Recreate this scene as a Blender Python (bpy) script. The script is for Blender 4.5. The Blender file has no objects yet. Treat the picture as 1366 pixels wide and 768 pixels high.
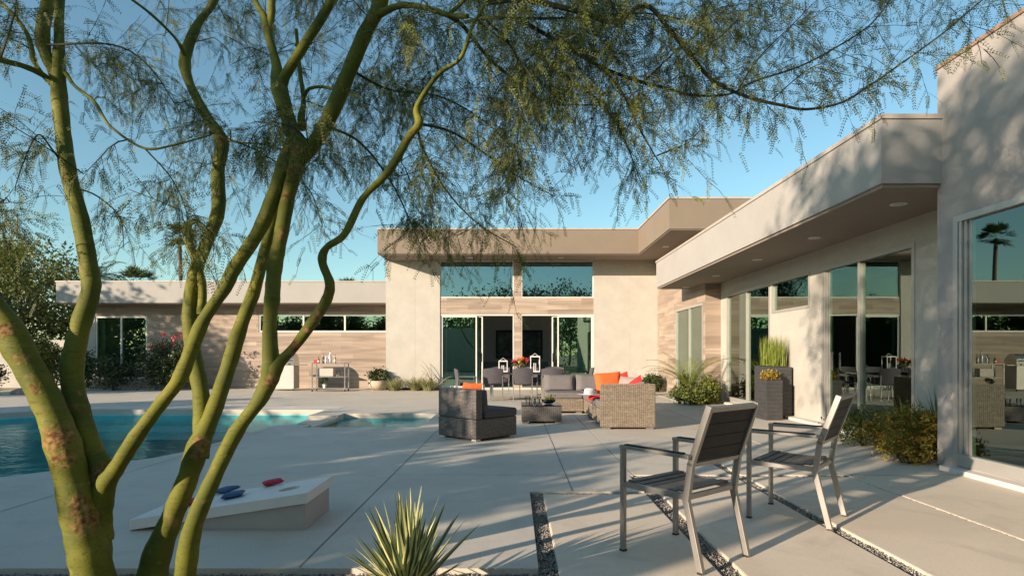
import bpy, math, random
import numpy as np
from mathutils import Vector, Matrix, geometry
R = math.radians
random.seed(7)
rng = np.random.default_rng(11)
sc = bpy.context.scene
col = sc.collection

# ------------------------------------------------------------------ camera, sky, sun, exposure
EYE = 1.22
cam = bpy.data.cameras.new('camera')
camo = bpy.data.objects.new('camera', cam)
col.objects.link(camo)
camo.location = (0, 0, EYE)
camo.rotation_euler = (R(90), 0, 0)
cam.lens = 36 * 800 / 1366
cam.shift_x = -0.0022
cam.shift_y = 0.0644
cam.clip_start = 0.05
cam.clip_end = 2000
sc.camera = camo

LX, LY, EL = .777, .629, R(14.2)          # direction the sunlight travels, sun elevation
w = bpy.data.worlds.new("World")
sc.world = w
w.use_nodes = True
nt = w.node_tree
sky = nt.nodes.new('ShaderNodeTexSky')
sky.sky_type = 'NISHITA'
sky.sun_disc = False
sky.sun_elevation = EL
sky.sun_rotation = math.atan2(-LX, -LY)
sky.altitude = 100
sky.air_density = 1.0
sky.dust_density = 0.5
sky.ozone_density = 2.2
tint = nt.nodes.new('ShaderNodeMix')
tint.data_type = 'RGBA'
tint.blend_type = 'MULTIPLY'
tint.inputs[0].default_value = 1
tint.inputs[7].default_value = (0.86, .99, .86, 1)
nt.links.new(sky.outputs[0], tint.inputs[6])
nt.links.new(tint.outputs[2], nt.nodes['Background'].inputs[0])
nt.nodes['Background'].inputs[1].default_value = 0.125
sun = bpy.data.lights.new('sun', 'SUN')
sun.energy = 5.0
sun.angle = R(0.55)
sun.color = (1.0, .80, .615)
suno = bpy.data.objects.new('sun', sun)
col.objects.link(suno)
suno.rotation_euler = Vector((LX * math.cos(EL), LY * math.cos(EL), -math.sin(EL))).to_track_quat('-Z', 'Y').to_euler()
sc.view_settings.view_transform = 'Standard'
sc.view_settings.look = 'None'
sc.view_settings.gamma = 1
sc.view_settings.exposure = 0.86
sc.cycles.max_bounces = 8
sc.cycles.transparent_max_bounces = 24
sc.cycles.caustics_reflective = False
sc.cycles.caustics_refractive = False


def P(x, y, Y):
    """photo pixel at depth Y -> world point"""
    return Vector(((x - 686) * Y / 800, Y, EYE - (y - 472) * Y / 800))


# ------------------------------------------------------------------ materials
MATS = {}


def mat(name, color, rough=.7, metal=0, var=.0, scale=4, bump=0, bscale=40, spec=.5, color2=None, island=0, trans=0, coat=0):
    if name in MATS:
        return MATS[name]
    m = bpy.data.materials.new(name)
    m.use_nodes = True
    t = m.node_tree
    b = t.nodes['Principled BSDF']
    b.inputs['Base Color'].default_value = (*color, 1)
    b.inputs['Roughness'].default_value = rough
    b.inputs['Metallic'].default_value = metal
    b.inputs['Specular IOR Level'].default_value = spec
    b.inputs['Coat Weight'].default_value = coat
    tc = t.nodes.new('ShaderNodeTexCoord')
    out = None
    if var or color2:
        n = t.nodes.new('ShaderNodeTexNoise')
        n.inputs['Scale'].default_value = scale
        n.inputs['Detail'].default_value = 6
        n.inputs['Roughness'].default_value = .62
        t.links.new(tc.outputs['Object'], n.inputs['Vector'])
        r = t.nodes.new('ShaderNodeMix')
        r.data_type = 'RGBA'
        c2 = color2 or tuple(c * (1 + var) for c in color)
        c1 = color if color2 else tuple(c * (1 - var) for c in color)
        mr = t.nodes.new('ShaderNodeMapRange')
        mr.inputs[1].default_value = .32
        mr.inputs[2].default_value = .68
        t.links.new(n.outputs['Fac'], mr.inputs[0])
        r.inputs[6].default_value = (*c1, 1)
        r.inputs[7].default_value = (*c2, 1)
        t.links.new(mr.outputs[0], r.inputs[0])
        out = r.outputs[2]
    if island:
        g = t.nodes.new('ShaderNodeNewGeometry')
        hs = t.nodes.new('ShaderNodeHueSaturation')
        mr = t.nodes.new('ShaderNodeMapRange')
        mr.inputs[3].default_value = 1 - island
        mr.inputs[4].default_value = 1 + island
        t.links.new(g.outputs['Random Per Island'], mr.inputs[0])
        t.links.new(mr.outputs[0], hs.inputs['Value'])
        if out:
            t.links.new(out, hs.inputs['Color'])
        else:
            hs.inputs['Color'].default_value = (*color, 1)
        out = hs.outputs[0]
    if out:
        t.links.new(out, b.inputs['Base Color'])
    if bump:
        n = t.nodes.new('ShaderNodeTexNoise')
        n.inputs['Scale'].default_value = bscale
        n.inputs['Detail'].default_value = 5
        t.links.new(tc.outputs['Object'], n.inputs['Vector'])
        bp = t.nodes.new('ShaderNodeBump')
        bp.inputs['Strength'].default_value = bump
        bp.inputs['Distance'].default_value = .01
        t.links.new(n.outputs['Fac'], bp.inputs['Height'])
        t.links.new(bp.outputs[0], b.inputs['Normal'])
    if trans:
        tr = t.nodes.new('ShaderNodeBsdfTranslucent')
        if out:
            t.links.new(out, tr.inputs[0])
        else:
            tr.inputs[0].default_value = (*color, 1)
        mx = t.nodes.new('ShaderNodeMixShader')
        mx.inputs[0].default_value = trans
        t.links.new(b.outputs[0], mx.inputs[1])
        t.links.new(tr.outputs[0], mx.inputs[2])
        t.links.new(mx.outputs[0], t.nodes['Material Output'].inputs[0])
    MATS[name] = m
    return m


def glass(name, tint, base=.12, gtint=(1, 1, 1), f_gain=1.0, wob=0.0, rough=0.0):
    m = bpy.data.materials.new(name)
    m.use_nodes = True
    t = m.node_tree
    t.nodes.remove(t.nodes['Principled BSDF'])
    tr = t.nodes.new('ShaderNodeBsdfTransparent')
    tr.inputs[0].default_value = (*tint, 1)
    gl = t.nodes.new('ShaderNodeBsdfGlossy')
    gl.inputs['Color'].default_value = (*gtint, 1)
    gl.inputs['Roughness'].default_value = rough
    fr = t.nodes.new('ShaderNodeFresnel')
    fr.inputs[0].default_value = 1.5
    ma = t.nodes.new('ShaderNodeMath')
    ma.operation = 'MULTIPLY_ADD'
    ma.use_clamp = True
    ma.inputs[1].default_value = f_gain
    ma.inputs[2].default_value = base
    t.links.new(fr.outputs[0], ma.inputs[0])
    mx = t.nodes.new('ShaderNodeMixShader')
    t.links.new(ma.outputs[0], mx.inputs[0])
    t.links.new(tr.outputs[0], mx.inputs[1])
    t.links.new(gl.outputs[0], mx.inputs[2])
    t.links.new(mx.outputs[0], t.nodes['Material Output'].inputs[0])
    if wob:
        tc = t.nodes.new('ShaderNodeTexCoord')
        n = t.nodes.new('ShaderNodeTexNoise')
        n.inputs['Scale'].default_value = .9
        n.inputs['Detail'].default_value = 1
        t.links.new(tc.outputs['Object'], n.inputs['Vector'])
        bp = t.nodes.new('ShaderNodeBump')
        bp.inputs['Strength'].default_value = wob
        bp.inputs['Distance'].default_value = .02
        t.links.new(n.outputs['Fac'], bp.inputs['Height'])
        t.links.new(bp.outputs[0], gl.inputs['Normal'])
    return m


def cladding(name, axis):
    """long horizontal planks of vein-cut stone"""
    m = bpy.data.materials.new(name)
    m.use_nodes = True
    t = m.node_tree
    b = t.nodes['Principled BSDF']
    b.inputs['Roughness'].default_value = .75
    tc = t.nodes.new('ShaderNodeTexCoord')
    sp = t.nodes.new('ShaderNodeSeparateXYZ')
    t.links.new(tc.outputs['Object'], sp.inputs[0])
    cb = t.nodes.new('ShaderNodeCombineXYZ')
    t.links.new(sp.outputs[axis], cb.inputs[0])
    t.links.new(sp.outputs[2], cb.inputs[1])
    br = t.nodes.new('ShaderNodeTexBrick')
    br.inputs['Scale'].default_value = 1
    br.inputs['Brick Width'].default_value = 1.15
    br.inputs['Row Height'].default_value = .152
    br.inputs['Mortar Size'].default_value = .003
    br.inputs['Color1'].default_value = (.41, .33, .26, 1)
    br.inputs['Color2'].default_value = (.27, .21, .165, 1)
    br.inputs['Mortar'].default_value = (.25, .19, .15, 1)
    br.offset_frequency = 3
    br.offset = .37
    t.links.new(cb.outputs[0], br.inputs[0])
    mp = t.nodes.new('ShaderNodeMapping')
    mp.inputs['Scale'].default_value = (.5, 7, 1)
    t.links.new(cb.outputs[0], mp.inputs[0])
    n = t.nodes.new('ShaderNodeTexNoise')
    n.inputs['Scale'].default_value = 1.3
    n.inputs['Detail'].default_value = 5
    n.inputs['Distortion'].default_value = .6
    t.links.new(mp.outputs[0], n.inputs['Vector'])
    mr = t.nodes.new('ShaderNodeMapRange')
    mr.inputs[1].default_value = .3
    mr.inputs[2].default_value = .7
    mr.inputs[3].default_value = .74
    mr.inputs[4].default_value = 1.2
    t.links.new(n.outputs['Fac'], mr.inputs[0])
    hs = t.nodes.new('ShaderNodeHueSaturation')
    t.links.new(br.outputs['Color'], hs.inputs['Color'])
    t.links.new(mr.outputs[0], hs.inputs['Value'])
    t.links.new(hs.outputs[0], b.inputs['Base Color'])
    bp = t.nodes.new('ShaderNodeBump')
    bp.inputs['Strength'].default_value = .35
    bp.inputs['Distance'].default_value = .008
    t.links.new(br.outputs['Fac'], bp.inputs['Height'])
    bp.invert = True
    t.links.new(bp.outputs[0], b.inputs['Normal'])
    return m


def rattan(name, c1, c2, dark):
    m = bpy.data.materials.new(name)
    m.use_nodes = True
    t = m.node_tree
    b = t.nodes['Principled BSDF']
    b.inputs['Roughness'].default_value = .5
    tc = t.nodes.new('ShaderNodeTexCoord')
    sp = t.nodes.new('ShaderNodeSeparateXYZ')
    t.links.new(tc.outputs['Object'], sp.inputs[0])
    ad = t.nodes.new('ShaderNodeMath')
    t.links.new(sp.outputs[0], ad.inputs[0])
    t.links.new(sp.outputs[1], ad.inputs[1])
    cb = t.nodes.new('ShaderNodeCombineXYZ')
    t.links.new(ad.outputs[0], cb.inputs[0])
    t.links.new(sp.outputs[2], cb.inputs[1])
    br = t.nodes.new('ShaderNodeTexBrick')
    br.inputs['Scale'].default_value = 1
    br.offset = 0.0
    br.inputs['Brick Width'].default_value = .034
    br.inputs['Row Height'].default_value = .019
    br.inputs['Mortar Size'].default_value = .0034
    br.inputs['Mortar Smooth'].default_value = .6
    br.inputs['Color1'].default_value = (*c1, 1)
    br.inputs['Color2'].default_value = (*c2, 1)
    br.inputs['Mortar'].default_value = (*dark, 1)
    t.links.new(cb.outputs[0], br.inputs[0])
    mp = t.nodes.new('ShaderNodeMapping')
    mp.inputs['Scale'].default_value = (.5, 9, 1)
    t.links.new(cb.outputs[0], mp.inputs[0])
    n = t.nodes.new('ShaderNodeTexNoise')
    n.inputs['Scale'].default_value = 5
    n.inputs['Detail'].default_value = 3
    t.links.new(mp.outputs[0], n.inputs['Vector'])
    mr = t.nodes.new('ShaderNodeMapRange')
    mr.inputs[1].default_value = .3
    mr.inputs[2].default_value = .7
    mr.inputs[3].default_value = .78
    mr.inputs[4].default_value = 1.18
    t.links.new(n.outputs['Fac'], mr.inputs[0])
    hs = t.nodes.new('ShaderNodeHueSaturation')
    t.links.new(br.outputs['Color'], hs.inputs['Color'])
    t.links.new(mr.outputs[0], hs.inputs['Value'])
    t.links.new(hs.outputs[0], b.inputs['Base Color'])
    bp = t.nodes.new('ShaderNodeBump')
    bp.invert = True
    bp.inputs['Strength'].default_value = .8
    bp.inputs['Distance'].default_value = .006
    t.links.new(br.outputs['Fac'], bp.inputs['Height'])
    t.links.new(bp.outputs[0], b.inputs['Normal'])
    return m


def concrete(name, c1, c2, stain):
    m = bpy.data.materials.new(name)
    m.use_nodes = True
    t = m.node_tree
    b = t.nodes['Principled BSDF']
    tc = t.nodes.new('ShaderNodeTexCoord')

    def noise(s, d=6, dist=0.):
        n = t.nodes.new('ShaderNodeTexNoise')
        n.inputs['Scale'].default_value = s
        n.inputs['Detail'].default_value = d
        n.inputs['Roughness'].default_value = .6
        n.inputs['Distortion'].default_value = dist
        t.links.new(tc.outputs['Object'], n.inputs['Vector'])
        return n.outputs['Fac']

    def rng_(s, a, b_, c=0., d=1.):
        mr = t.nodes.new('ShaderNodeMapRange')
        for i, v in ((1, a), (2, b_), (3, c), (4, d)):
            mr.inputs[i].default_value = v
        t.links.new(s, mr.inputs[0])
        return mr.outputs[0]

    def mix(f, a, b_):
        r = t.nodes.new('ShaderNodeMix')
        r.data_type = 'RGBA'
        t.links.new(f, r.inputs[0])
        for i, v in ((6, a), (7, b_)):
            if isinstance(v, tuple):
                r.inputs[i].default_value = (*v, 1)
            else:
                t.links.new(v, r.inputs[i])
        return r.outputs[2]
    c = mix(rng_(noise(.8, 7, .6), .35, .65), c1, c2)
    c = mix(rng_(noise(1.9, 6, 1.6), .52, .70, 0, .6), c, stain)
    c = mix(rng_(noise(70, 3), .55, .75, 0, .6), c, tuple(v * .6 for v in c1))
    t.links.new(c, b.inputs['Base Color'])
    t.links.new(rng_(noise(1.4, 4), .3, .7, .5, .8), b.inputs['Roughness'])
    bp = t.nodes.new('ShaderNodeBump')
    bp.inputs['Strength'].default_value = .25
    bp.inputs['Distance'].default_value = .004
    t.links.new(noise(60, 6), bp.inputs['Height'])
    t.links.new(bp.outputs[0], b.inputs['Normal'])
    return m


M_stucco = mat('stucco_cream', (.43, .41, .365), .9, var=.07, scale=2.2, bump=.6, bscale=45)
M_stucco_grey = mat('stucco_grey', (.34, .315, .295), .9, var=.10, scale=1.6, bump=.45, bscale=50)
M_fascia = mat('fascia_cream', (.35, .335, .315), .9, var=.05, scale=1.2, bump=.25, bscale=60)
M_taupe = mat('fascia_taupe', (.205, .165, .125), .85, var=.05, scale=1.2, bump=.2, bscale=60)
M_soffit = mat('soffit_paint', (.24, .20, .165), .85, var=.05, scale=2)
M_cap = mat('roof_coping', (.42, .37, .32), .5, var=.08)
M_cladx = cladding('plank_stone_x', 0)
M_clady = cladding('plank_stone_y', 1)
M_white = mat('frame_paint', (.66, .65, .60), .35, var=.03)
M_alu = mat('brushed_aluminium', (.30, .285, .265), .45, metal=.6, var=.10, scale=9)
M_chrome = mat('steel', (.62, .60, .56), .25, metal=.9, var=.05)
M_black = mat('black_metal', (.02, .02, .02), .4, var=.2)
M_frame = mat('frame_anodised', (.40, .39, .36), .4, metal=.3, var=.04)
M_glass = glass('window_glass', (.70, .85, .75), .15, (.84, 1, .90), 1.15, wob=.05)
M_glass_up = glass('upper_glass', (.35, .5, .46), .20, (.70, .90, 1), .9, wob=.03)
M_glass_clear = glass('clear_glass', (.93, .96, .95), .04, (1, 1, 1), 1.0)
M_conc = concrete('patio_concrete', (.54, .495, .42), (.61, .56, .475), (.45, .42, .365))
M_slab = concrete('slab_concrete', (.62, .535, .425), (.70, .61, .49), (.50, .44, .36))
M_conc_pale = mat('pale_concrete', (.62, .58, .52), .7, var=.08, scale=3)
M_joint = mat('joint_dark_grey', (.13, .12, .105), .9, var=.2)  # dark grey of the thin joint strips laid on the concrete
M_soil = mat('soil', (.10, .085, .07), .95, var=.3, scale=12, bump=.5)
M_ground = mat('desert_ground', (.26, .21, .16), .95, var=.2, scale=2, bump=.4)
M_peb = mat('pebbles', (.27, .25, .225), .7, island=.75, var=.25, scale=30)
M_inwall = mat('interior_paint', (.78, .72, .64), .9, var=.03)
M_infloor = mat('interior_floor', (.50, .46, .40), .4, var=.1)
M_green_leaf = mat('leaf_green', (.055, .085, .022), .6, island=.5, trans=.25)
M_dark_leaf = mat('leaf_dark', (.05, .075, .028), .55, island=.5, trans=.15)
M_yel_leaf = mat('leaf_yellow_green', (.17, .19, .03), .6, island=.45, trans=.3)
M_lime_leaf = mat('leaf_lime', (.22, .27, .04), .5, island=.3, trans=.3)
M_gold_leaf = mat('leaf_gold', (.42, .24, .03), .6, island=.4, trans=.3)
M_pale_grass = mat('grass_pale', (.28, .28, .12), .7, island=.4, trans=.25)
M_palo_leaf = mat('feathery_leaf', (.125, .145, .020), .6, island=.8, trans=.25)
M_twig = mat('twig_bark', (.035, .038, .015), .8, var=.3, scale=20)
M_wood = mat('trunk_bark', (.12, .085, .055), .9, var=.3, scale=14, bump=.7)
M_red_fl = mat('petal_red', (.55, .03, .04), .6, island=.3)
M_rattan_d = rattan('rattan_dark', (.19, .17, .155), (.12, .112, .105), (.03, .027, .026))
M_rattan_l = rattan('rattan_light', (.40, .335, .25), (.27, .22, .165), (.06, .045, .035))
M_cush_d = mat('cushion_charcoal', (.075, .07, .08), .9, var=.12, scale=6, bump=.3, bscale=300)
M_cush = mat('cushion_taupe', (.15, .138, .138), .9, var=.10, scale=5, bump=.3, bscale=300)
M_orange = mat('fabric_orange', (.78, .13, .025), .85, var=.06, scale=5, bump=.3, bscale=200)
M_red = mat('fabric_red', (.62, .03, .02), .85, var=.1, scale=5, bump=.3, bscale=200)
M_whiteobj = mat('white_paint', (.74, .72, .69), .5, var=.04, scale=5)
M_slat = mat('slat_composite', (.022, .023, .025), .6, spec=.2, var=.25, scale=10, bump=.2, bscale=80)
M_slat_seat = mat('slat_weathered', (.16, .135, .11), .6, var=.25, scale=9, bump=.2, bscale=70)
M_ceramic = mat('ceramic', (.45, .36, .24), .6, var=.15)


# ------------------------------------------------------------------ mesh collector
class MB:
    def __init__(self):
        self.v = []
        self.f = []

    def add(self, vs, fs):
        n = len(self.v)
        self.v.extend([tuple(p) for p in vs])
        self.f.extend([tuple(i + n for i in q) for q in fs])
        return self

    def box(self, x0, x1, y0, y1, z0, z1):
        x0, x1 = sorted((x0, x1)); y0, y1 = sorted((y0, y1)); z0, z1 = sorted((z0, z1))
        vs = [(x, y, z) for z in (z0, z1) for y in (y0, y1) for x in (x0, x1)]
        return self.add(vs, [(0, 2, 3, 1), (4, 5, 7, 6), (0, 1, 5, 4), (2, 6, 7, 3), (0, 4, 6, 2), (1, 3, 7, 5)])

    def bar(self, a, b, wx, wy, up=(0, 0, 1)):
        """rectangular bar from a to b, section wx (side) by wy (up)"""
        a = Vector(a); b = Vector(b)
        d = (b - a).normalized()
        u = Vector(up)
        s = d.cross(u)
        if s.length < 1e-4:
            s = d.cross(Vector((0, 1, 0)))
        s.normalize()
        u = s.cross(d).normalized()
        s = s * wx / 2
        u = u * wy / 2
        vs = [a - s - u, a + s - u, a + s + u, a - s + u, b - s - u, b + s - u, b + s + u, b - s + u]
        return self.add(vs, [(0, 3, 2, 1), (4, 5, 6, 7), (0, 1, 5, 4), (1, 2, 6, 5), (2, 3, 7, 6), (3, 0, 4, 7)])

    def path(self, pts, wx, wy, up=(0, 0, 1)):
        for a, b in zip(pts[:-1], pts[1:]):
            d = (Vector(b) - Vector(a)).normalized() * min(wx, wy) * .35
            self.bar(Vector(a) - d, Vector(b) + d, wx, wy, up)
        return self

    def tube(self, pts, rad, seg=8, cap=True):
        pts = [Vector(p) for p in pts]
        n = len(pts)
        if not hasattr(rad, '__len__'):
            rad = [rad] * n
        base = len(self.v)
        ref = Vector((0.13, .21, .97))
        d0 = (pts[1] - pts[0]).normalized()
        s = d0.cross(ref)
        if s.length < .1:
            s = d0.cross(Vector((1, 0, 0)))
        s.normalize()
        for i in range(n):
            d = (pts[min(i + 1, n - 1)] - pts[max(i - 1, 0)]).normalized()
            s = (s - d * s.dot(d)).normalized()
            u = d.cross(s)
            for k in range(seg):
                a = 2 * math.pi * k / seg
                self.v.append(tuple(pts[i] + (s * math.cos(a) + u * math.sin(a)) * rad[i]))
        for i in range(n - 1):
            for k in range(seg):
                k2 = (k + 1) % seg
                self.f.append((base + i * seg + k, base + i * seg + k2, base + (i + 1) * seg + k2, base + (i + 1) * seg + k))
        if cap:
            self.f.append(tuple(base + k for k in reversed(range(seg))))
            self.f.append(tuple(base + (n - 1) * seg + k for k in range(seg)))
        return self

    def lathe(self, c, prof, seg=20):
        """prof = [(r, z)...] bottom to top"""
        c = Vector(c)
        return self.tube([c + Vector((0, 0, z + i * 1e-5)) for i, (r, z) in enumerate(prof)], [max(r, 1e-4) for r, z in prof], seg)

    def pillow(self, c, sx, sy, sz, rot=None, n=10, e=.35):
        """soft cushion: sx, sy plan, sz thickness"""
        c = Vector(c)
        rot = rot or Matrix.Identity(3)
        base = len(self.v)
        for side in (1, -1):
            for j in range(n + 1):
                for i in range(n + 1):
                    u = -1 + 2 * i / n
                    v = -1 + 2 * j / n
                    h = (max(0, 1 - u ** 4) * max(0, 1 - v ** 4)) ** e
                    k = 1 - .05 * (1 - abs(u)) * (abs(v) > .9) - 0.0
                    p = Vector((u * sx / 2 * (1 - .04 * (1 - v * v)), v * sy / 2 * (1 - .04 * (1 - u * u)), side * h * sz / 2))
                    self.v.append(tuple(c + rot @ p))
        N = (n + 1) ** 2
        for j in range(n):
            for i in range(n):
                a = base + j * (n + 1) + i
                self.f.append((a, a + 1, a + n + 2, a + n + 1))
                a += N
                self.f.append((a + n + 1, a + n + 2, a + 1, a))
        return self

    def sheet(self, outer, holes, z, thick=0.0):
        loops = [[Vector((x, y, 0)) for x, y in outer]] + [[Vector((x, y, 0)) for x, y in h] for h in holes]
        tris = geometry.tessellate_polygon(loops)
        flat = [p for l in loops for p in l]
        fs = []
        for a, b, c in tris:
            n = (flat[b] - flat[a]).cross(flat[c] - flat[a])
            fs.append((a, b, c) if n.z > 0 else (a, c, b))
        self.add([(p.x, p.y, z) for p in flat], fs)
        if thick:
            for l in loops:
                m = len(l)
                self.add([(p.x, p.y, z) for p in l] + [(p.x, p.y, z - thick) for p in l],
                         [(i, (i + 1) % m, (i + 1) % m + m, i + m) for i in range(m)])
        return self

    def build(self, name, m, parent=None, smooth=False, bevel=0, bseg=2, label=None):
        me = bpy.data.meshes.new(name)
        me.from_pydata(self.v, [], self.f)
        me.materials.append(m)
        if smooth:
            me.shade_smooth()
            if hasattr(me, 'set_sharp_from_angle'):
                me.set_sharp_from_angle(angle=R(50))
        o = bpy.data.objects.new(name, me)
        col.objects.link(o)
        if parent:
            o.parent = parent
        if bevel:
            md = o.modifiers.new('bevel', 'BEVEL')
            md.width = bevel
            md.segments = bseg
            md.limit_method = 'ANGLE'
        if label:
            o['label'] = label
        return o


def empty(name, loc=(0, 0, 0), rz=0):
    o = bpy.data.objects.new(name, None)
    o.empty_display_size = .1
    o.location = loc
    o.rotation_euler = (0, 0, rz)
    col.objects.link(o)
    return o


def tag(o, label=None, cat=None, group=None, kind=None):
    if label:
        o['label'] = label
    if cat:
        o['category'] = cat
    if group:
        o['group'] = group
    if kind:
        o['kind'] = kind
    return o


def copy_tree(o, parent=None):
    c = o.copy()
    col.objects.link(c)
    c.parent = parent
    for ch in [k for k in col.objects if k.parent == o]:
        copy_tree(ch, c)
    return c


def quads_obj(name, V, m, parent=None):
    """V: (n,4,3) numpy array of separate quads"""
    n = len(V)
    me = bpy.data.meshes.new(name)
    me.vertices.add(n * 4)
    me.vertices.foreach_set('co', np.ascontiguousarray(V, dtype=np.float32).ravel())
    me.loops.add(n * 4)
    me.loops.foreach_set('vertex_index', np.arange(n * 4, dtype=np.int32))
    me.polygons.add(n)
    me.polygons.foreach_set('loop_start', np.arange(0, n * 4, 4, dtype=np.int32))
    me.update(calc_edges=True)
    me.materials.append(m)
    o = bpy.data.objects.new(name, me)
    col.objects.link(o)
    if parent:
        o.parent = parent
    return o


def unit(a):
    return a / (np.linalg.norm(a, axis=-1, keepdims=True) + 1e-9)


def leaf_quads(C, size, up=.0, aspect=.5):
    """random diamond leaves centred on C (n,3)"""
    n = len(C)
    d = unit(rng.normal(size=(n, 3)) + np.array([0, 0, up]))
    s = unit(np.cross(d, rng.normal(size=(n, 3))))
    L = (size * rng.uniform(.6, 1.3, size=(n, 1)))
    return np.stack([C - d * L * .5, C + s * L * aspect * .5, C + d * L * .5, C - s * L * aspect * .5], axis=1)


def clumps(center, radii, nclump, per, spread, shell=.5):
    """leaf centres gathered in clumps in an ellipsoid"""
    d = unit(rng.normal(size=(nclump, 3)))
    r = rng.uniform(shell, 1, size=(nclump, 1)) ** .7
    cc = np.array(center) + d * r * np.array(radii)
    p = cc[:, None, :] + rng.normal(size=(nclump, per, 3)) * spread * rng.uniform(.6, 1.3, size=(nclump, 1, 1))
    return p.reshape(-1, 3), cc


def blade_quads(base, n, h, spread, wdt, lean=.35, seg=4, curl=.3, rad=.05):
    """upright blades from points; base (x,y,z)"""
    out = []
    for i in range(n):
        a = random.uniform(0, 2 * math.pi)
        r = rad * math.sqrt(random.random())
        b = np.array(base) + np.array([math.cos(a) * r, math.sin(a) * r, 0])
        a += random.uniform(-.6, .6)
        ln = random.uniform(.1, 1) * lean
        H = h * random.uniform(.6, 1.05)
        dirh = np.array([math.cos(a), math.sin(a), 0])
        side = np.array([-math.sin(a), math.cos(a), 0]) * wdt / 2
        pts = []
        for k in range(seg + 1):
            t = k / seg
            pts.append(b + dirh * H * (ln * t + curl * ln * t * t * 2) + np.array([0, 0, H * (t - curl * ln * t * t)]))
        for k in range(seg):
            w0 = (1 - (k / seg) ** 2) * 1.0 + .05
            w1 = (1 - ((k + 1) / seg) ** 2) + .02
            out.append([pts[k] - side * w0, pts[k] + side * w0, pts[k + 1] + side * w1, pts[k + 1] - side * w1])
    return np.array(out)


# ================================================================== GROUND, PATIO, POOL
pool = [(-4.1, 13.2), (-4.1, 7.6), (-4.25, 7.05), (-4.6, 6.55), (-5.1, 5.95), (-5.7, 5.5), (-7, 5.15), (-11, 5.15),
        (-12.2, 6.2), (-12.4, 8.5), (-11.8, 10.3), (-10.9, 12.0), (-10.0, 13.2)]
spa = [(-3.5, 10.0), (-1.58, 10.0), (-1.58, 12.35), (-3.5, 12.35)]
# pool and spa joined by the spillway notch
hole = [(-10.0, 13.2), (-4.1, 13.2), (-4.1, 11.9), (-3.5, 11.9), (-3.5, 12.35), (-1.58, 12.35), (-1.58, 10.0), (-3.5, 10.0),
        (-3.5, 10.35), (-4.1, 10.35)] + pool[1:-1]
MB().sheet([(-700, -500), (700, -500), (700, 1200), (-700, 1200)],
           [[(-18, 1), (-18, 21.9), (5, 21.9), (5, 1)]], -.06).build('ground', M_ground)['kind'] = 'structure'
pm = MB()
pm.sheet([(-16.5, 3.42), (.138, 3.42), (.138, 5.33), (1.155, 5.33), (1.155, 6.03), (1.195, 6.03), (1.195, 21.9), (-16.5, 21.9)], [hole], 0, .12)
pm.sheet([(1.207, 6.07), (2.2, 6.07), (2.2, 6.7), (2.3, 6.7), (2.3, 6.07), (3.335, 6.07), (3.335, 12.1), (3.42, 15.2), (3.42, 21.0), (1.207, 21.0)], [], 0, .12)
pm.sheet([(3.350, 6.07), (5.3, 6.07), (5.3, 15.4), (5.1, 21.0), (4.22, 21.0), (4.22, 13), (4.19, 13), (4.19, 21), (3.45, 21), (3.45, 15.2), (3.350, 12.1)], [], 0, .12)
po = pm.build('patio', M_conc)
po['kind'] = 'structure'
sm = MB()
sm.box(.25, 1.155, 1.0, 5.24, -.09, 0.0)
sm.box(1.275, 2.2, 1.0, 5.97, -.09, 0.0)
sm.box(2.3, 3.335, 1.0, 5.97, -.09, 0.0)
sm.box(3.350, 4.9, 1.0, 6.03, -.09, 0.0)
so = sm.build('paving', M_slab, bevel=.012)
so['kind'] = 'structure'
jm = MB()


def joint(x0, y0, x1, y1, wd=.007):
    d = Vector((x1 - x0, y1 - y0, 0)).normalized()
    s = Vector((-d.y, d.x, 0)) * wd / 2
    a = Vector((x0, y0, .003)); b = Vector((x1, y1, .003))
    jm.add([a - s, a + s, b + s, b - s], [(0, 3, 2, 1)])


joint(-1.23, 3.43, -1.23, 9.9); joint(-1.23, 9.9, -1.23, 21)
joint(.52, 5.34, .52, 20.8); joint(-3.98, 3.43, -3.98, 7.2); joint(-3.98, 7.2, -3.98, 9.8)
joint(-1.23, 6.06, 1.15, 6.06, .006); joint(-1.58, 9.85, 1.19, 9.85, .007); joint(1.21, 9.85, 3.33, 9.85, .007)
joint(-16, 15.0, 3.3, 15.0); joint(-16, 18, 4.8, 18, .008); joint(-8, 14.1, -8, 21); joint(-12, 14, -12, 21)
joint(-3.98, 12.6, -1.4, 14.8, .008)
jm.build('expansion_joint', M_joint)['kind'] = 'structure'
sc_ = MB()
sc_.sheet([(-10.4, 13.21), (-3.9, 13.21), (-3.9, 14.0), (-10.4, 14.0)], [], .004)  # pale strip: sunlight on the far concrete edge put into its colour
sc_.build('sunlit_coping_strip', M_conc_pale)['kind'] = 'structure'
M_plaster = mat('pool_plaster', (.12, .72, .74), .6, var=.12, scale=3)
M_plaster_pale = mat('shelf_plaster', (.42, .60, .58), .6, var=.08, scale=3)
bm_ = MB()
# basin walls following the pool outline
for lp, dz in ((pool, -1.25), (spa, -.8)):
    m_ = len(lp)
    bm_.add([(x, y, -.12) for x, y in lp] + [(x, y, dz) for x, y in lp], [(i, (i + 1) % m_, (i + 1) % m_ + m_, i + m_) for i in range(m_)])
    bm_.sheet(lp, [], dz)
bm_.build('pool_basin', M_plaster)['kind'] = 'structure'
sh = MB().box(-9.98, -4.12, 12.05, 13.19, -.5, -.34)
sh.box(-3.48, -1.6, 11.7, 12.33, -.6, -.40)
sh.build('pool_step', M_plaster_pale)['kind'] = 'structure'
wr = MB().box(-3.72, -3.5, 10.352, 11.898, -1.0, -.045).box(-4.1, -3.722, 10.352, 11.0, -.6, -.13).box(-4.1, -3.722, 11.3, 11.898, -.6, -.085)
wr.build('spillway', M_slab, bevel=.01)['kind'] = 'structure'


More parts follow.
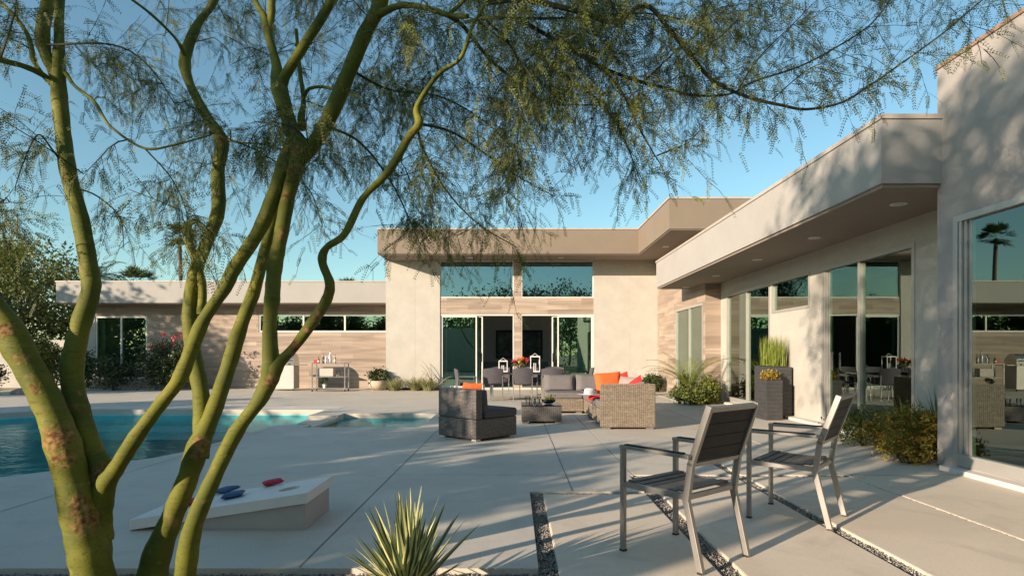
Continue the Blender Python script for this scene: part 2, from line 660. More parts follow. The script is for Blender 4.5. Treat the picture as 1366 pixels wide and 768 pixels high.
def water_mat():
    m = glass('pool_water', (.60, .96, .95), .0, (.7, .9, 1), .5)
    t = m.node_tree
    gl = [n for n in t.nodes if n.type == 'BSDF_GLOSSY'][0]
    tc = t.nodes.new('ShaderNodeTexCoord')
    n = t.nodes.new('ShaderNodeTexNoise')
    n.inputs['Scale'].default_value = 3.2
    n.inputs['Detail'].default_value = 3
    n.inputs['Distortion'].default_value = .8
    mp = t.nodes.new('ShaderNodeMapping')
    mp.inputs['Scale'].default_value = (1, 1.8, 1)
    t.links.new(tc.outputs['Object'], mp.inputs[0])
    t.links.new(mp.outputs[0], n.inputs['Vector'])
    bp = t.nodes.new('ShaderNodeBump')
    bp.inputs['Strength'].default_value = .35
    bp.inputs['Distance'].default_value = .03
    t.links.new(n.outputs['Fac'], bp.inputs['Height'])
    t.links.new(bp.outputs[0], gl.inputs['Normal'])
    return m


MW = water_mat()
wm = MB().sheet(pool, [], -.14)
wm.build('pool_water', MW)['kind'] = 'structure'
MB().sheet(spa, [], -.10).build('spa_water', MW)['kind'] = 'structure'

# gravel: soil sheet and pebbles
MB().sheet([(-5, .6), (5, .6), (5, 6.72), (-5, 6.72)], [[(-4.99, 3.5), (-4.99, 6.7), (.1, 6.7), (.1, 3.5)]], -.05).build('soil', M_soil)['kind'] = 'structure'


def pebbles(rects):
    ico = np.array([[1, 0, 0], [-1, 0, 0], [0, 1, 0], [0, -1, 0], [0, 0, 1], [0, 0, -1]], float)
    fc = [(0, 2, 4), (2, 1, 4), (1, 3, 4), (3, 0, 4), (2, 0, 5), (1, 2, 5), (3, 1, 5), (0, 3, 5)]
    V = []
    for x0, x1, y0, y1, dens, z, s in rects:
        n = int((x1 - x0) * (y1 - y0) * dens)
        c = np.stack([rng.uniform(x0, x1, n), rng.uniform(y0, y1, n), z + rng.uniform(-.006, .008, n)], 1)
        r = rng.uniform(.6, 1.35, (n, 1, 1)) * s
        v = ico[None] * rng.uniform(.6, 1.25, (n, 6, 1)) * r * np.array([1, 1, .7])
        a = rng.uniform(0, 6.28, n)
        cx, sx = np.cos(a)[:, None], np.sin(a)[:, None]
        X = v[:, :, 0] * cx - v[:, :, 1] * sx
        Yv = v[:, :, 0] * sx + v[:, :, 1] * cx
        v = np.stack([X, Yv, v[:, :, 2]], 2) + c[:, None]
        V.append(v)
    V = np.concatenate(V)
    n = len(V)
    F = (np.array(fc)[None] + (np.arange(n) * 6)[:, None, None]).reshape(-1, 3)
    me = bpy.data.meshes.new('gravel')
    me.vertices.add(n * 6)
    me.vertices.foreach_set('co', V.astype(np.float32).ravel())
    me.loops.add(len(F) * 3)
    me.loops.foreach_set('vertex_index', F.astype(np.int32).ravel())
    me.polygons.add(len(F))
    me.polygons.foreach_set('loop_start', np.arange(0, len(F) * 3, 3, dtype=np.int32))
    me.update(calc_edges=True)
    me.materials.append(M_peb)
    o = bpy.data.objects.new('gravel', me)
    col.objects.link(o)
    return o


gv = pebbles([(-3.4, .138, 2.2, 3.41, 9000, -.035, .0085), (.14, .248, 2.4, 5.3, 13000, -.02, .0065), (.14, 1.2, 5.242, 5.328, 13000, -.022, .0065),
              (1.157, 1.273, 2.4, 6.0, 13000, -.02, .0065), (2.202, 2.298, 3.2, 6.7, 12000, -.02, .0065), (1.2, 3.3, 5.972, 6.068, 11000, -.02, .0065),
              (3.336, 3.349, 3.0, 8, 30000, -.012, .005)])
tag(gv, 'fine dark grey pebbles in the bed and in the strips between slabs', 'gravel', kind='stuff')

# ================================================================== HOUSE
house = tag(empty('house', (0, 20.5, 0)), 'low modern desert house with flat roofs, cream stucco and large sliding glass doors', 'house')


def hp(name, mb, m, parent=None, **k):
    """part of the house: keep world coordinates under the house empty"""
    o = mb.build(name, m, parent or house, **k)
    if not parent:
        o.location = (0, -20.5, 0)
    return o


YF = 20.5
# --- central hall
hp('wall', MB().box(-4.39, -2.54, YF, YF + .25, -.05, 4.41).box(-4.39, -4.14, YF + .25, 28, -.05, 4.41), M_stucco)
hp('wall', MB().box(2.716, 4.9, YF, YF + .25, -.05, 4.41), M_stucco)
hp('stone_cladding', MB().box(-2.54, 2.716, YF + .02, YF + .25, 2.58, 3.14).box(-.02, .236, YF + .02, YF + .25, .05, 2.58)
   .box(-.02, .236, YF + .02, YF + .25, 3.14, 4.41), M_cladx)
hp('interior_wall', MB().box(-4.14, 12, 27.8, 28, 0, 4.41).box(6.9, 7.1, YF, 27.8, 0, 4.41).box(5.1, 6.9, YF + .01, YF + .25, 0, 4.41)
   .box(-15, -14.8, 21.7, 26.8, 0, 2.9).box(-14.8, -4.4, 26.6, 26.8, 0, 2.9)
   .box(9.5, 9.7, -2.8, 20.4, 0, 3.02), M_inwall)
hp('interior_floor', MB().box(-4.14, 7, YF + .0, 27.8, -.04, .055).box(-14.8, -4.4, 21.65, 26.6, -.04, .06).box(5.35, 9.5, 6.6, 20.4, -.04, .06)
   .box(4.80, 9.5, -2.8, 6.5, -.04, .06), M_infloor)
# main roof, L-shaped
rf = MB().box(-4.38, 3.98, 19.2, 22.6, 4.43, 5.22).box(-4.38, 3.98, 26.6, 28.2, 4.43, 5.22).box(-4.38, -2.6, 22.6, 26.6, 4.43, 5.22).box(3.2, 3.98, 22.6, 26.6, 4.43, 5.22).box(3.98, 13, 15.4, 28.2, 4.43, 5.223)  # middle left open for the added roof light
hp('roof', rf, M_taupe, label='tall taupe roof over the central hall')
hp('roof_coping', MB().box(-4.40, 3.97, 19.18, 22.5, 5.20, 5.245).box(3.955, 13, 15.38, 28.2, 5.20, 5.248), M_cap)
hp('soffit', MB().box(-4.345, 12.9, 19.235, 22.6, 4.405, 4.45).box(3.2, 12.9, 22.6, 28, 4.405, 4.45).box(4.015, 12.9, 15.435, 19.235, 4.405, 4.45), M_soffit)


def window(x0, x1, z0, z1, y, panes, fw=.05, m=None, label=None, name='window', dep=.08):
    """frontal window in a wall facing the camera: panes = x splits"""
    m = m or M_glass
    mb = MB().box(x0, x1, y, y + dep, z1 - fw, z1).box(x0, x1, y, y + dep, z0, z0 + fw)
    mb.box(x0, x0 + fw, y, y + dep, z0 + fw, z1 - fw).box(x1 - fw, x1, y, y + dep, z0 + fw, z1 - fw)
    xs = [x0 + fw] + list(panes) + [x1 - fw]
    for p in panes:
        mb.box(p - fw / 2, p + fw / 2, y, y + dep, z0 + fw, z1 - fw)
    f = hp(name, mb, M_white, label=label)
    for i in range(len(xs) - 1):
        a = xs[i] + (fw / 2 if i else 0) - .004
        b = xs[i + 1] - (fw / 2 if i < len(xs) - 2 else 0) + .004
        MB().box(a, b, y + dep * .4, y + dep * .4 + .008, z0 + fw - .004, z1 - fw + .004).build('glass_pane', m, f)
    return f


window(-2.54, -.02, 3.14, 4.41, YF + .03, [], .035, M_glass_up)
window(.236, 2.716, 3.14, 4.41, YF + .03, [], .035, M_glass_up)


def slider(parts, tall, name='sliding_door'):
    pass


# central sliding doors, the inner panels slid open
def door_frontal(x0, x1, z0, z1, y, fixed, extra):
    fw = .045
    mb = MB().box(x0, x1, y, y + .16, z1 - .05, z1).box(x0, x1, y - .02, y + .16, .02, z0)
    mb.box(x0, x0 + .03, y, y + .16, z0, z1 - .05).box(x1 - .03, x1, y, y + .16, z0, z1 - .05)
    f = hp('sliding_door', mb, M_white)
    for k, (a, b) in enumerate(fixed):
        yy = y + .02 + .06 * k
        g = MB().box(a, a + fw, yy, yy + .04, z0, z1 - .05).box(b - fw, b, yy, yy + .04, z0, z1 - .05)
        g.box(a + fw, b - fw, yy, yy + .04, z0, z0 + .07).box(a + fw, b - fw, yy, yy + .04, z1 - .1, z1 - .05)
        g.build('door_frame', M_white, f)
        MB().box(a + fw - .004, b - fw + .004, yy + .015, yy + .023, z0 + .066, z1 - .096).build('glass_pane', M_glass, f)
    hx = extra
    MB().box(hx - .012, hx + .012, y + .0, y + .03, .95, 1.25).build('handle', M_black, f)


door_frontal(-2.54, -.02, .07, 2.58, YF + .03, [(-2.5, -1.28), (-2.36, -1.08)], -1.11)
door_frontal(.236, 2.716, .07, 2.58, YF + .03, [(1.48, 2.68), (1.29, 2.58)], 1.32)
hp('added_skylight', MB().box(-2.6, 3.2, 22.6, 26.6, 5.225, 5.245), M_glass_clear)  # unseen roof opening added to brighten the hall inside
# --- left wing
yl = 21.4
hp('wall', MB().box(-15.3, -14.96, yl, yl + .2, -.05, 2.95).box(-15.3, -15.1, yl + .2, 27, -.05, 2.95), M_stucco)
wl = MB().box(-14.96, -13.1, yl, yl + .2, -.05, .34).box(-14.96, -13.1, yl, yl + .2, 2.57, 2.95).box(-13.1, -9.12, yl, yl + .2, -.05, 2.95)
wl.box(-9.12, -4.4, yl, yl + .2, 2.64, 2.95).box(-9.12, -4.4, yl, yl + .2, -.05, 1.996)
hp('stone_cladding', wl, M_cladx)
window(-9.12, -4.42, 1.996, 2.64, yl + .02, [-7.53, -6.05], .055)
window(-14.96, -13.1, .34, 2.57, yl + .02, [-14.04], .06)
hp('roof', MB().box(-15.68, -4.393, 20.52, 27.2, 2.97, 3.70), M_fascia, label='low cream roof of the left wing')
hp('roof_coping', MB().box(-15.70, -4.395, 20.50, 27.2, 3.68, 3.72), M_cap)
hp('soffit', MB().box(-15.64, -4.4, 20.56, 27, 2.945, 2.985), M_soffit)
# --- right wing
XR = 5.3


def side_open(x, y0, y1, z0, z1, splits, fw=.06, dep=.10, m=None, name='sliding_door', tall=True, jamb=0):
    """glazing in a wall whose face looks to -X"""
    m = m or M_glass
    mb = MB().box(x, x + dep, y0, y1, z1 - fw, z1).box(x - (.0), x + dep, y0, y1, z0, z0 + fw * (1.8 if tall else 1))
    zb = z0 + fw * (1.8 if tall else 1)
    mb.box(x, x + dep, y0, y0 + fw, zb, z1 - fw).box(x, x + dep, y1 - fw, y1, zb, z1 - fw)
    if jamb:       # stacked tracks beside the far jamb
        for k in range(3):
            mb.box(x + .008 + .02 * k, x + dep, y1 - fw - .045 * (k + 1), y1 - fw - .045 * k - .008, zb, z1 - fw)
    ys = [y0 + fw] + list(splits) + [y1 - fw - (.135 if jamb else 0)]
    for p in splits:
        mb.box(x + .005, x + dep, p - fw / 2, p + fw / 2, zb, z1 - fw)
    f = hp(name, mb, M_frame)
    for i in range(len(ys) - 1):
        a = ys[i] + (fw / 2 if i else 0) - .004
        b = ys[i + 1] - (fw / 2 if i < len(ys) - 2 else 0) + .004
        MB().box(x + .05, x + .058, a, b, zb - .004, z1 - fw + .004).build('glass_pane', m, f)
    return f


wr_ = MB().box(XR, XR + .2, 14.95, 15.40, -.05, 3.05).box(XR, XR + .2, 12.42, 14.95, 2.70, 3.05).box(XR, XR + .2, 12.42, 14.95, -.05, .06)
wr_.box(XR, XR + .2, 10.33, 12.42, 2.70, 3.05).box(XR + .003, XR + .2, 10.75, 12.42, -.05, 2.05).box(XR, XR + .2, 10.33, 10.75, -.05, 2.70).box(XR, XR + .2, 12.34, 12.42, 2.05, 2.70)
wr_.box(XR, XR + .2, 7.93, 10.33, 2.70, 3.05).box(XR, XR + .2, 7.93, 10.33, -.05, .06).box(XR, XR + .2, 6.57, 7.93, -.05, 3.05)
hp('wall', wr_, M_stucco)
side_open(XR - .01, 12.42, 14.95, .06, 2.70, [13.68])
side_open(XR - .01, 10.75, 12.34, 2.05, 2.70, [], .05, .1, name='window', tall=False)
f_ = side_open(XR - .01, 7.93, 10.33, .06, 2.70, [9.22], jamb=1)
MB().box(XR - .04, XR - .01, 9.95, 9.98, .95, 1.25).build('handle', M_chrome, f_)
hp('step', MB().box(5.12, 5.295, 7.9, 15.0, -.02, .05), M_conc_pale, bevel=.008)
# far recess
hp('stone_cladding', MB().box(4.9, 5.1, 18.18, YF - .003, -.05, 4.41).box(4.9, 5.1, 15.55, 18.18, 2.55, 4.41).box(4.9, 5.1, 15.40, 15.55, -.05, 4.41)
   .box(4.9, 5.1, 15.55, 18.18, -.05, .1), M_clady)
hp('stone_cladding', MB().box(4.903, XR + .003, 15.385, 15.398, -.05, 3.05), M_cladx)
side_open(4.89, 15.58, 18.16, .1, 2.55, [16.8])
# low roof
hp('roof', MB().box(3.98, 4.66, 6.5, 6.57, 3.07, 3.80).box(3.98, 12.5, 6.57, 16.8, 3.07, 3.80), M_fascia, label='low cream porch roof of the right wing')
hp('roof_coping', MB().box(3.962, 12.5, 6.575, 16.82, 3.765, 3.815).box(3.962, 4.66, 6.482, 6.575, 3.765, 3.815), M_cap)
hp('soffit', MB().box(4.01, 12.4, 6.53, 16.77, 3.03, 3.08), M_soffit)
# tall block on the right
tb = MB().box(4.636, 12, 6.32, 6.57, -.05, 4.33).box(4.636, 4.836, 3.2, 6.32, 2.66, 4.33).box(4.636, 4.836, -3, 3.2, -.05, 4.33)
tb.box(4.836, 12, -3, -2.8, -.05, 4.33).box(4.636, 4.836, 3.2, 6.32, -.05, .065)
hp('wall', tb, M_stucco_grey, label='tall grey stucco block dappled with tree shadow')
hp('roof', MB().box(4.85, 12, -2.8, 6.3, 4.0, 4.2), M_soffit)
hp('roof_coping', MB().box(4.62, 12.02, -3.02, 6.585, 4.325, 4.365), mat('rust_coping', (.30, .19, .13), .6, var=.1))
side_open(4.622, 3.2, 6.32, .065, 2.66, [4.7], .065, .12, jamb=1)
hp('threshold', MB().box(4.50, 4.634, 3.0, 6.36, -.03, .045), M_conc_pale, bevel=.01)
hp('wall', MB().box(11.8, 12, -2.8, 6.3, -.05, 4.2), M_inwall)
for (x, y, z) in ((4.64, 7.24, 3.03), (4.67, 9.33, 3.03), (4.66, 11.5, 3.03), (4.66, 13.86, 3.03), (4.64, 16.2, 3.03), (-1.45, 19.85, 4.405), (1.55, 19.85, 4.405), (4.5, 17.8, 4.405)):
    d = hp('downlight', MB().lathe((x, y, z - .012), [(.085, 0), (.095, .004), (.095, .02)], 24), M_white)
    MB().lathe((x, y, z - .016), [(.055, 0), (.06, .003)], 20).build('lens', mat('lens', (.5, .5, .48), .3), d)
# stucco control joints on the central facade and the block
for jx in (3.95, -3.4):
    hp('control_joint', MB().box(jx, jx + .007, YF - .003, YF + .01, 0, 4.40), mat('joint_line', (.42, .37, .32), .9))

# room behind: framed picture and furniture
pic = tag(empty('framed_picture', (.23, 27.78, 1.67)), 'wide dark framed picture on the back wall of the central hall', 'picture')
MB().box(-1.0, 1.0, -.05, -.02, -.55, .55).build('canvas', mat('canvas_print', (.03, .04, .035), .6, color2=(.22, .26, .22), scale=3.2), pic)
MB().box(-1.08, 1.08, -.08, 0, .55, .65).box(-1.08, 1.08, -.08, 0, -.65, -.55).box(-1.08, -1.0, -.08, 0, -.55, .55).box(1.0, 1.08, -.08, 0, -.55, .55).build('frame', M_black, pic)


def armchair(x, y, rz, m, label, name='armchair', w=.8, grp=None):
    t = tag(empty(name, (x, y, .056), rz), label, 'armchair' if w < 1.2 else 'sofa', grp)
    MB().box(-w / 2 + .12, w / 2 - .12, -.38, .3, .14, .42).build('seat', m, t, bevel=.03)
    MB().box(-w / 2, w / 2, .3, .45, .12, .82).build('backrest', m, t, bevel=.04)
    for s in (-1, 1):
        MB().box(s * w / 2, s * (w / 2 - .12), -.4, .3, .12, .6).build('armrest', m, t, bevel=.03)
        MB().box(s * (w / 2 - .04), s * (w / 2 - .1), -.36, -.3, 0, .12).build('leg', M_black, t)
        MB().box(s * (w / 2 - .04), s * (w / 2 - .1), .36, .42, 0, .12).build('leg', M_black, t)
    return t


Mg = mat('fabric_lime', (.42, .48, .14), .9, var=.06)
armchair(2.0, 24.2, .3, Mg, 'lime green armchair just inside the hall, nearer the doorway', grp='lime armchairs in the hall')
armchair(2.95, 24.8, -.5, Mg, 'lime green armchair turned sideways, further right in the hall', grp='lime armchairs in the hall')
armchair(.0, 26.3, 0, mat('fabric_sand', (.28, .26, .22), .9, var=.06), 'long sand coloured sofa under the framed picture', 'sofa', 3.0)

# ================================================================== THE PALO VERDE
def spline(pts, step=6):
    """Catmull-Rom through (x, y, Y, w) photo-traced nodes"""
    p = [np.array(q, float) for q in pts]
    p = [2 * p[0] - p[1]] + p + [2 * p[-1] - p[-2]]
    out = []
    for i in range(1, len(p) - 2):
        for k in range(step):
            t = k / step
            a, b, c, d = p[i - 1], p[i], p[i + 1], p[i + 2]
            out.append(.5 * ((2 * b) + (c - a) * t + (2 * a - 5 * b + 4 * c - d) * t * t + (3 * b - a - 3 * c + d) * t ** 3))
    out.append(p[-2])
    return out


LIMBS = [
    # A base and the big left limb
    [(138, 850, 2.72, 66), (122, 753, 2.72, 56), (110, 707, 2.72, 51), (98, 649, 2.73, 46), (84, 592, 2.74, 47), (65, 540, 2.75, 44), (31, 477, 2.76, 46), (2, 425, 2.78, 46), (-45, 370, 2.8, 42), (-100, 290, 2.9, 38), (-150, 180, 3.0, 32), (-190, 40, 3.1, 26), (-200, -120, 3.2, 18)],
    # A2 up
    [(130, 745, 2.78, 36), (132, 680, 2.80, 34), (137, 633, 2.82, 36), (122, 597, 2.84, 32), (104, 545, 2.87, 31), (96, 493, 2.9, 30), (107, 436, 2.94, 28), (121, 389, 2.97, 26), (119, 359, 3.0, 25), (107, 292, 3.03, 23), (91, 229, 3.06, 22), (83, 167, 3.1, 21), (78, 109, 3.12, 20), (79, 60, 3.15, 14), (80, 0, 3.18, 12), (95, -80, 3.2, 9), (120, -170, 3.2, 6)],
    [(76, 105, 3.12, 17), (60, 70, 3.12, 17), (57, 40, 3.1, 19), (64, 0, 3.1, 16), (70, -70, 3.1, 13), (40, -160, 3.1, 8)],
    [(72, 115, 3.12, 11), (57, 100, 3.1, 11), (30, 88, 3.0, 10), (0, 80, 2.9, 10), (-60, 60, 2.8, 8), (-120, 20, 2.7, 6)],
    [(64, 108, 3.12, 9), (47, 85, 3.1, 8), (38, 50, 3.1, 7), (22, 25, 3.1, 7), (0, 3, 3.1, 6), (-40, -30, 3.1, 4)],
    [(88, 98, 3.12, 7), (100, 115, 3.05, 6), (125, 135, 3.0, 6), (137, 155, 2.95, 5.5), (151, 172, 2.92, 5), (193, 198, 2.9, 4.5), (234, 193, 2.9, 4), (281, 180, 2.9, 3)],
    # A3
    [(129, 720, 2.78, 42), (132, 680, 2.79, 36), (140, 648, 2.77, 32), (156, 623, 2.73, 27), (182, 582, 2.7, 26), (213, 540, 2.7, 24), (237, 509, 2.7, 24), (250, 480, 2.71, 22), (270, 430, 2.73, 21), (300, 384, 2.76, 21), (312, 359, 2.78, 23), (346, 307, 2.82, 23), (367, 255, 2.86, 21), (382, 208, 2.9, 21), (397, 178, 2.93, 22)],
    # B base
    [(195, 850, 2.9, 52), (206, 753, 2.9, 42), (229, 691, 2.91, 34), (250, 639, 2.92, 31), (265, 594, 2.93, 33), (284, 550, 2.94, 25), (305, 488, 2.96, 23), (323, 430, 2.98, 21), (340, 385, 3.0, 19), (356, 323, 3.02, 15), (375, 265, 3.03, 14), (397, 195, 3.0, 12)],
    [(264, 610, 2.93, 30), (270, 578, 2.96, 26), (268, 524, 3.0, 24), (258, 472, 3.05, 22), (253, 420, 3.1, 20), (260, 365, 3.15, 20), (278, 318, 3.2, 19), (291, 281, 3.23, 20), (291, 229, 3.27, 18), (295, 187, 3.3, 20), (273, 151, 3.33, 16), (252, 109, 3.36, 14), (247, 78, 3.4, 17), (262, 36, 3.42, 14), (286, 0, 3.45, 12), (305, -60, 3.5, 10), (300, -160, 3.5, 6)],
    [(247, 78, 3.4, 9), (243, 66, 3.35, 7), (231, 48, 3.3, 5), (200, 18, 3.2, 5), (165, -8, 3.1, 4)],
    [(268, 420, 3.1, 12), (270, 385, 3.13, 12), (262, 350, 3.16, 13), (250, 318, 3.18, 12), (252, 300, 3.16, 10), (264, 294, 3.14, 7)],
    [(298, 184, 3.3, 7), (318, 190, 3.25, 4), (345, 192, 3.2, 3), (377, 200, 3.1, 3)],
    # C
    [(240, 850, 2.66, 36), (248, 758, 2.66, 30), (258, 701, 2.66, 28), (284, 639, 2.67, 25), (315, 576, 2.68, 25), (345, 535, 2.69, 25), (360, 503, 2.70, 28), (361, 484, 2.72, 25), (360, 436, 2.74, 20), (363, 399, 2.76, 22), (366, 360, 2.79, 22), (374, 318, 2.82, 21), (385, 260, 2.87, 21), (396, 219, 2.9, 24), (398, 188, 2.93, 26)],
    [(360, 508, 2.70, 26), (374, 483, 2.68, 20), (393, 462, 2.66, 18), (420, 425, 2.62, 20), (436, 399, 2.6, 17), (440, 378, 2.58, 14), (430, 349, 2.57, 13), (436, 330, 2.56, 13), (460, 312, 2.55, 13), (484, 265, 2.53, 12), (518, 229, 2.5, 14), (546, 182, 2.48, 14), (559, 165, 2.47, 14), (557, 141, 2.46, 9), (585, 99, 2.43, 9), (614, 78, 2.4, 7), (630, 36, 2.38, 6), (648, 3, 2.35, 5), (672, -60, 2.3, 4), (720, -160, 2.3, 3)],
    # above the joint
    [(397, 205, 2.92, 25), (392, 180, 2.93, 22), (382, 151, 2.95, 22), (372, 115, 2.97, 24), (368, 83, 3.0, 13), (358, 47, 3.03, 13), (352, 22, 3.05, 11), (341, 3, 3.1, 9), (320, -50, 3.1, 7), (310, -140, 3.2, 5)],
    [(359, 50, 3.03, 9), (362, 20, 3.05, 11), (364, -10, 3.06, 11), (380, -90, 3.1, 8), (400, -200, 3.1, 5)],
    [(372, 122, 2.97, 22), (382, 99, 2.95, 17), (408, 57, 2.92, 17), (434, 16, 2.9, 16), (452, -20, 2.88, 15), (470, -90, 2.85, 12), (500, -200, 2.8, 7)],
    [(396, 215, 2.92, 28), (410, 204, 2.88, 26), (434, 167, 2.84, 25), (460, 109, 2.8, 24), (486, 47, 2.76, 23), (505, 10, 2.74, 23), (520, -40, 2.72, 20), (560, -120, 2.7, 15), (600, -220, 2.7, 9)],
    [(500, 22, 2.74, 16), (533, 8, 2.7, 11), (565, 10, 2.65, 10), (601, 21, 2.6, 10), (624, 22, 2.55, 9)],
    [(598, 20, 2.6, 8), (615, 5, 2.6, 7), (640, -20, 2.55, 6), (720, -60, 2.5, 5), (840, -120, 2.5, 3)],
    [(403, 170, 2.93, 12), (402, 156, 3.0, 11), (405, 135, 3.05, 7), (400, 94, 3.1, 6), (395, 40, 3.2, 5)],
    [(405, 130, 3.05, 7), (412, 119, 3.0, 6), (428, 116, 3.0, 6), (445, 119, 3.0, 5), (480, 130, 3.0, 3)],
]
tree = tag(empty('palo_verde_tree', (-1.75, 2.75, -.05)), 'multi-stemmed palo verde with smooth green bark and feathery hanging leaves, rooted in the gravel bed', 'tree')
T0 = Vector((-1.75, 2.75, -.05))
tm = MB()
nodes = []       # (pos, radius) for growing branches
scars = []
for L in LIMBS:
    s = spline(L, 6)
    n = len(s)
    pts, rad = [], []
    for i, q in enumerate(s):
        qa, qb = s[max(i - 1, 0)], s[min(i + 1, n - 1)]
        lean_ = abs(qb[1] - qa[1]) / (math.hypot(qb[0] - qa[0], qb[1] - qa[1]) + 1e-6)
        r = .91 * q[3] * q[2] / 800 / 2 * max(.78, lean_) * (1 + .03 * math.sin(i * 1.9) + .03 * math.sin(i * .83 + 1))
        p = P(q[0], q[1], q[2])
        pts.append(p - T0)
        rad.append(max(r, .004))
        if q[1] < 260 and i % 3 == 0:
            nodes.append((np.array(p), r))
    tm.tube(pts, rad, 18)
for (x, y, Y, s) in ((78, 585, 2.70, .085), (85, 610, 2.70, .07), (118, 690, 2.66, .10), (104, 665, 2.68, .05), (133, 632, 2.78, .06), (10, 440, 2.72, .05), (30, 480, 2.72, .045), (48, 520, 2.70, .04),
                     (100, 545, 2.85, .05), (107, 520, 2.85, .03), (396, 200, 2.88, .06), (390, 226, 2.86, .045), (383, 260, 2.83, .035), (378, 312, 2.79, .035), (362, 508, 2.66, .045),
                     (268, 592, 2.88, .055), (262, 604, 2.9, .04), (518, 229, 2.46, .04), (549, 180, 2.44, .05), (395, 462, 2.64, .035), (423, 420, 2.58, .04), (408, 440, 2.6, .03), (433, 388, 2.57, .025),
                     (295, 184, 3.25, .05), (358, 34, 3.0, .035), (82, 230, 3.0, .04), (88, 300, 3.0, .03), (340, 570, 2.65, .03), (300, 610, 2.63, .02), (290, 640, 2.63, .02)):
    scars.append((P(x, y, Y) - T0, s))
trunk = tm.build('trunk', M_wood, tree, smooth=True)
me = trunk.data
co = np.empty(len(me.vertices) * 3, dtype=np.float32)
me.vertices.foreach_get('co', co)
co = co.reshape(-1, 3)
sv = np.zeros(len(co), dtype=np.float32)
dis = np.zeros(len(co), dtype=np.float32)
for p, s in scars:
    d = np.linalg.norm(co - np.array(p), axis=1) / (s * .95)
    sv = np.maximum(sv, np.clip(1.25 - d, 0, 1))
    dis += np.where(d < 1.1, (1.1 - d) * s * .09, 0)
nr = np.empty(len(co) * 3, dtype=np.float32)
me.vertices.foreach_get('normal', nr)
co2 = co + nr.reshape(-1, 3) * (dis * rng.uniform(.6, 1.4, len(co)))[:, None]
me.vertices.foreach_set('co', co2.astype(np.float32).ravel())
at = me.attributes.new('scar', 'FLOAT', 'POINT')
at.data.foreach_set('value', sv)


def bark_mat():
    m = bpy.data.materials.new('palo_verde_bark')
    m.use_nodes = True
    t = m.node_tree
    b = t.nodes['Principled BSDF']
    b.inputs['Roughness'].default_value = .55
    tc = t.nodes.new('ShaderNodeTexCoord')

    def noise(s, d=4, sc3=None, dist=0):
        n = t.nodes.new('ShaderNodeTexNoise')
        n.inputs['Scale'].default_value = s
        n.inputs['Detail'].default_value = d
        n.inputs['Distortion'].default_value = dist
        if sc3:
            mp = t.nodes.new('ShaderNodeMapping')
            mp.inputs['Scale'].default_value = sc3
            t.links.new(tc.outputs['Object'], mp.inputs[0])
            t.links.new(mp.outputs[0], n.inputs['Vector'])
        else:
            t.links.new(tc.outputs['Object'], n.inputs['Vector'])
        return n.outputs['Fac']

    def rg(s, a, b_, c=0., d=1.):
        mr = t.nodes.new('ShaderNodeMapRange')
        for i, v in ((1, a), (2, b_), (3, c), (4, d)):
            mr.inputs[i].default_value = v
        t.links.new(s, mr.inputs[0])
        return mr.outputs[0]

    def mix(f, a, b_):
        r = t.nodes.new('ShaderNodeMix')
        r.data_type = 'RGBA'
        t.links.new(f, r.inputs[0])
        for i, v in ((6, a), (7, b_)):
            if isinstance(v, tuple):
                r.inputs[i].default_value = (*v, 1)
            else:
                t.links.new(v, r.inputs[i])
        return r.outputs[2]
    c = mix(rg(noise(5, 5), .35, .65), (.082, .100, .009), (.165, .165, .016))
    c = mix(rg(noise(26, 3, (1, 1, 5), .8), .56, .66, 0, .85), c, (.08, .075, .02))      # short horizontal lenticels
    c = mix(rg(noise(9, 6, (1, 1, .5)), .54, .66, 0, .8), c, (.10, .115, .018))
    c = mix(rg(noise(14, 5), .64, .72, 0, .7), c, (.24, .17, .06))
    c = mix(rg(noise(5.5, 2, (.15, .15, 7), .3), .64, .66, 0, .08), c, (.30, .27, .12))
    at = t.nodes.new('ShaderNodeAttribute')
    at.attribute_name = 'scar'
    mm = t.nodes.new('ShaderNodeMath')
    mm.operation = 'MULTIPLY_ADD'
    t.links.new(noise(32, 5), mm.inputs[0])
    mm.inputs[1].default_value = 1.7
    mm.inputs[2].default_value = -.85
    ma = t.nodes.new('ShaderNodeMath')
    t.links.new(at.outputs['Fac'], ma.inputs[0])
    t.links.new(mm.outputs[0], ma.inputs[1])
    scf = rg(ma.outputs[0], .30, .78)
    sc_c = mix(rg(noise(45, 4), .35, .65), (.10, .045, .014), (.34, .21, .08))
    c = mix(scf, c, sc_c)
    t.links.new(c, b.inputs['Base Color'])
    t.links.new(rg(scf, 0, 1, .72, .95), b.inputs['Roughness'])
    b.inputs['Specular IOR Level'].default_value = .3
    bp = t.nodes.new('ShaderNodeBump')
    bp.inputs['Distance'].default_value = .006
    bp.inputs['Strength'].default_value = .32
    hh = t.nodes.new('ShaderNodeMath')
    hh.operation = 'MULTIPLY_ADD'
    t.links.new(scf, hh.inputs[0])
    hh.inputs[1].default_value = 1.2
    t.links.new(noise(55, 6, (1, 1, 2.6), .5), hh.inputs[2])
    t.links.new(hh.outputs[0], bp.inputs['Height'])
    t.links.new(bp.outputs[0], b.inputs['Normal'])
    return m


me.materials[0] = bark_mat()

# branches: hand-laid long sprays, then twigs grown to fill the crown
brm = MB()
paths = []      # (pts array, r0, r1)


def add_branch(pts, r0, r1, seg=5):
    pts = [np.array(p, float) for p in pts]
    paths.append((pts, r0, r1))
    n = len(pts)
    brm.tube([Vector(p) - T0 for p in pts], [r0 + (r1 - r0) * i / (n - 1) for i in range(n)], seg, cap=False)
    for i in range(0, n, 2):
        nodes.append((pts[i], r0 + (r1 - r0) * i / (n - 1)))


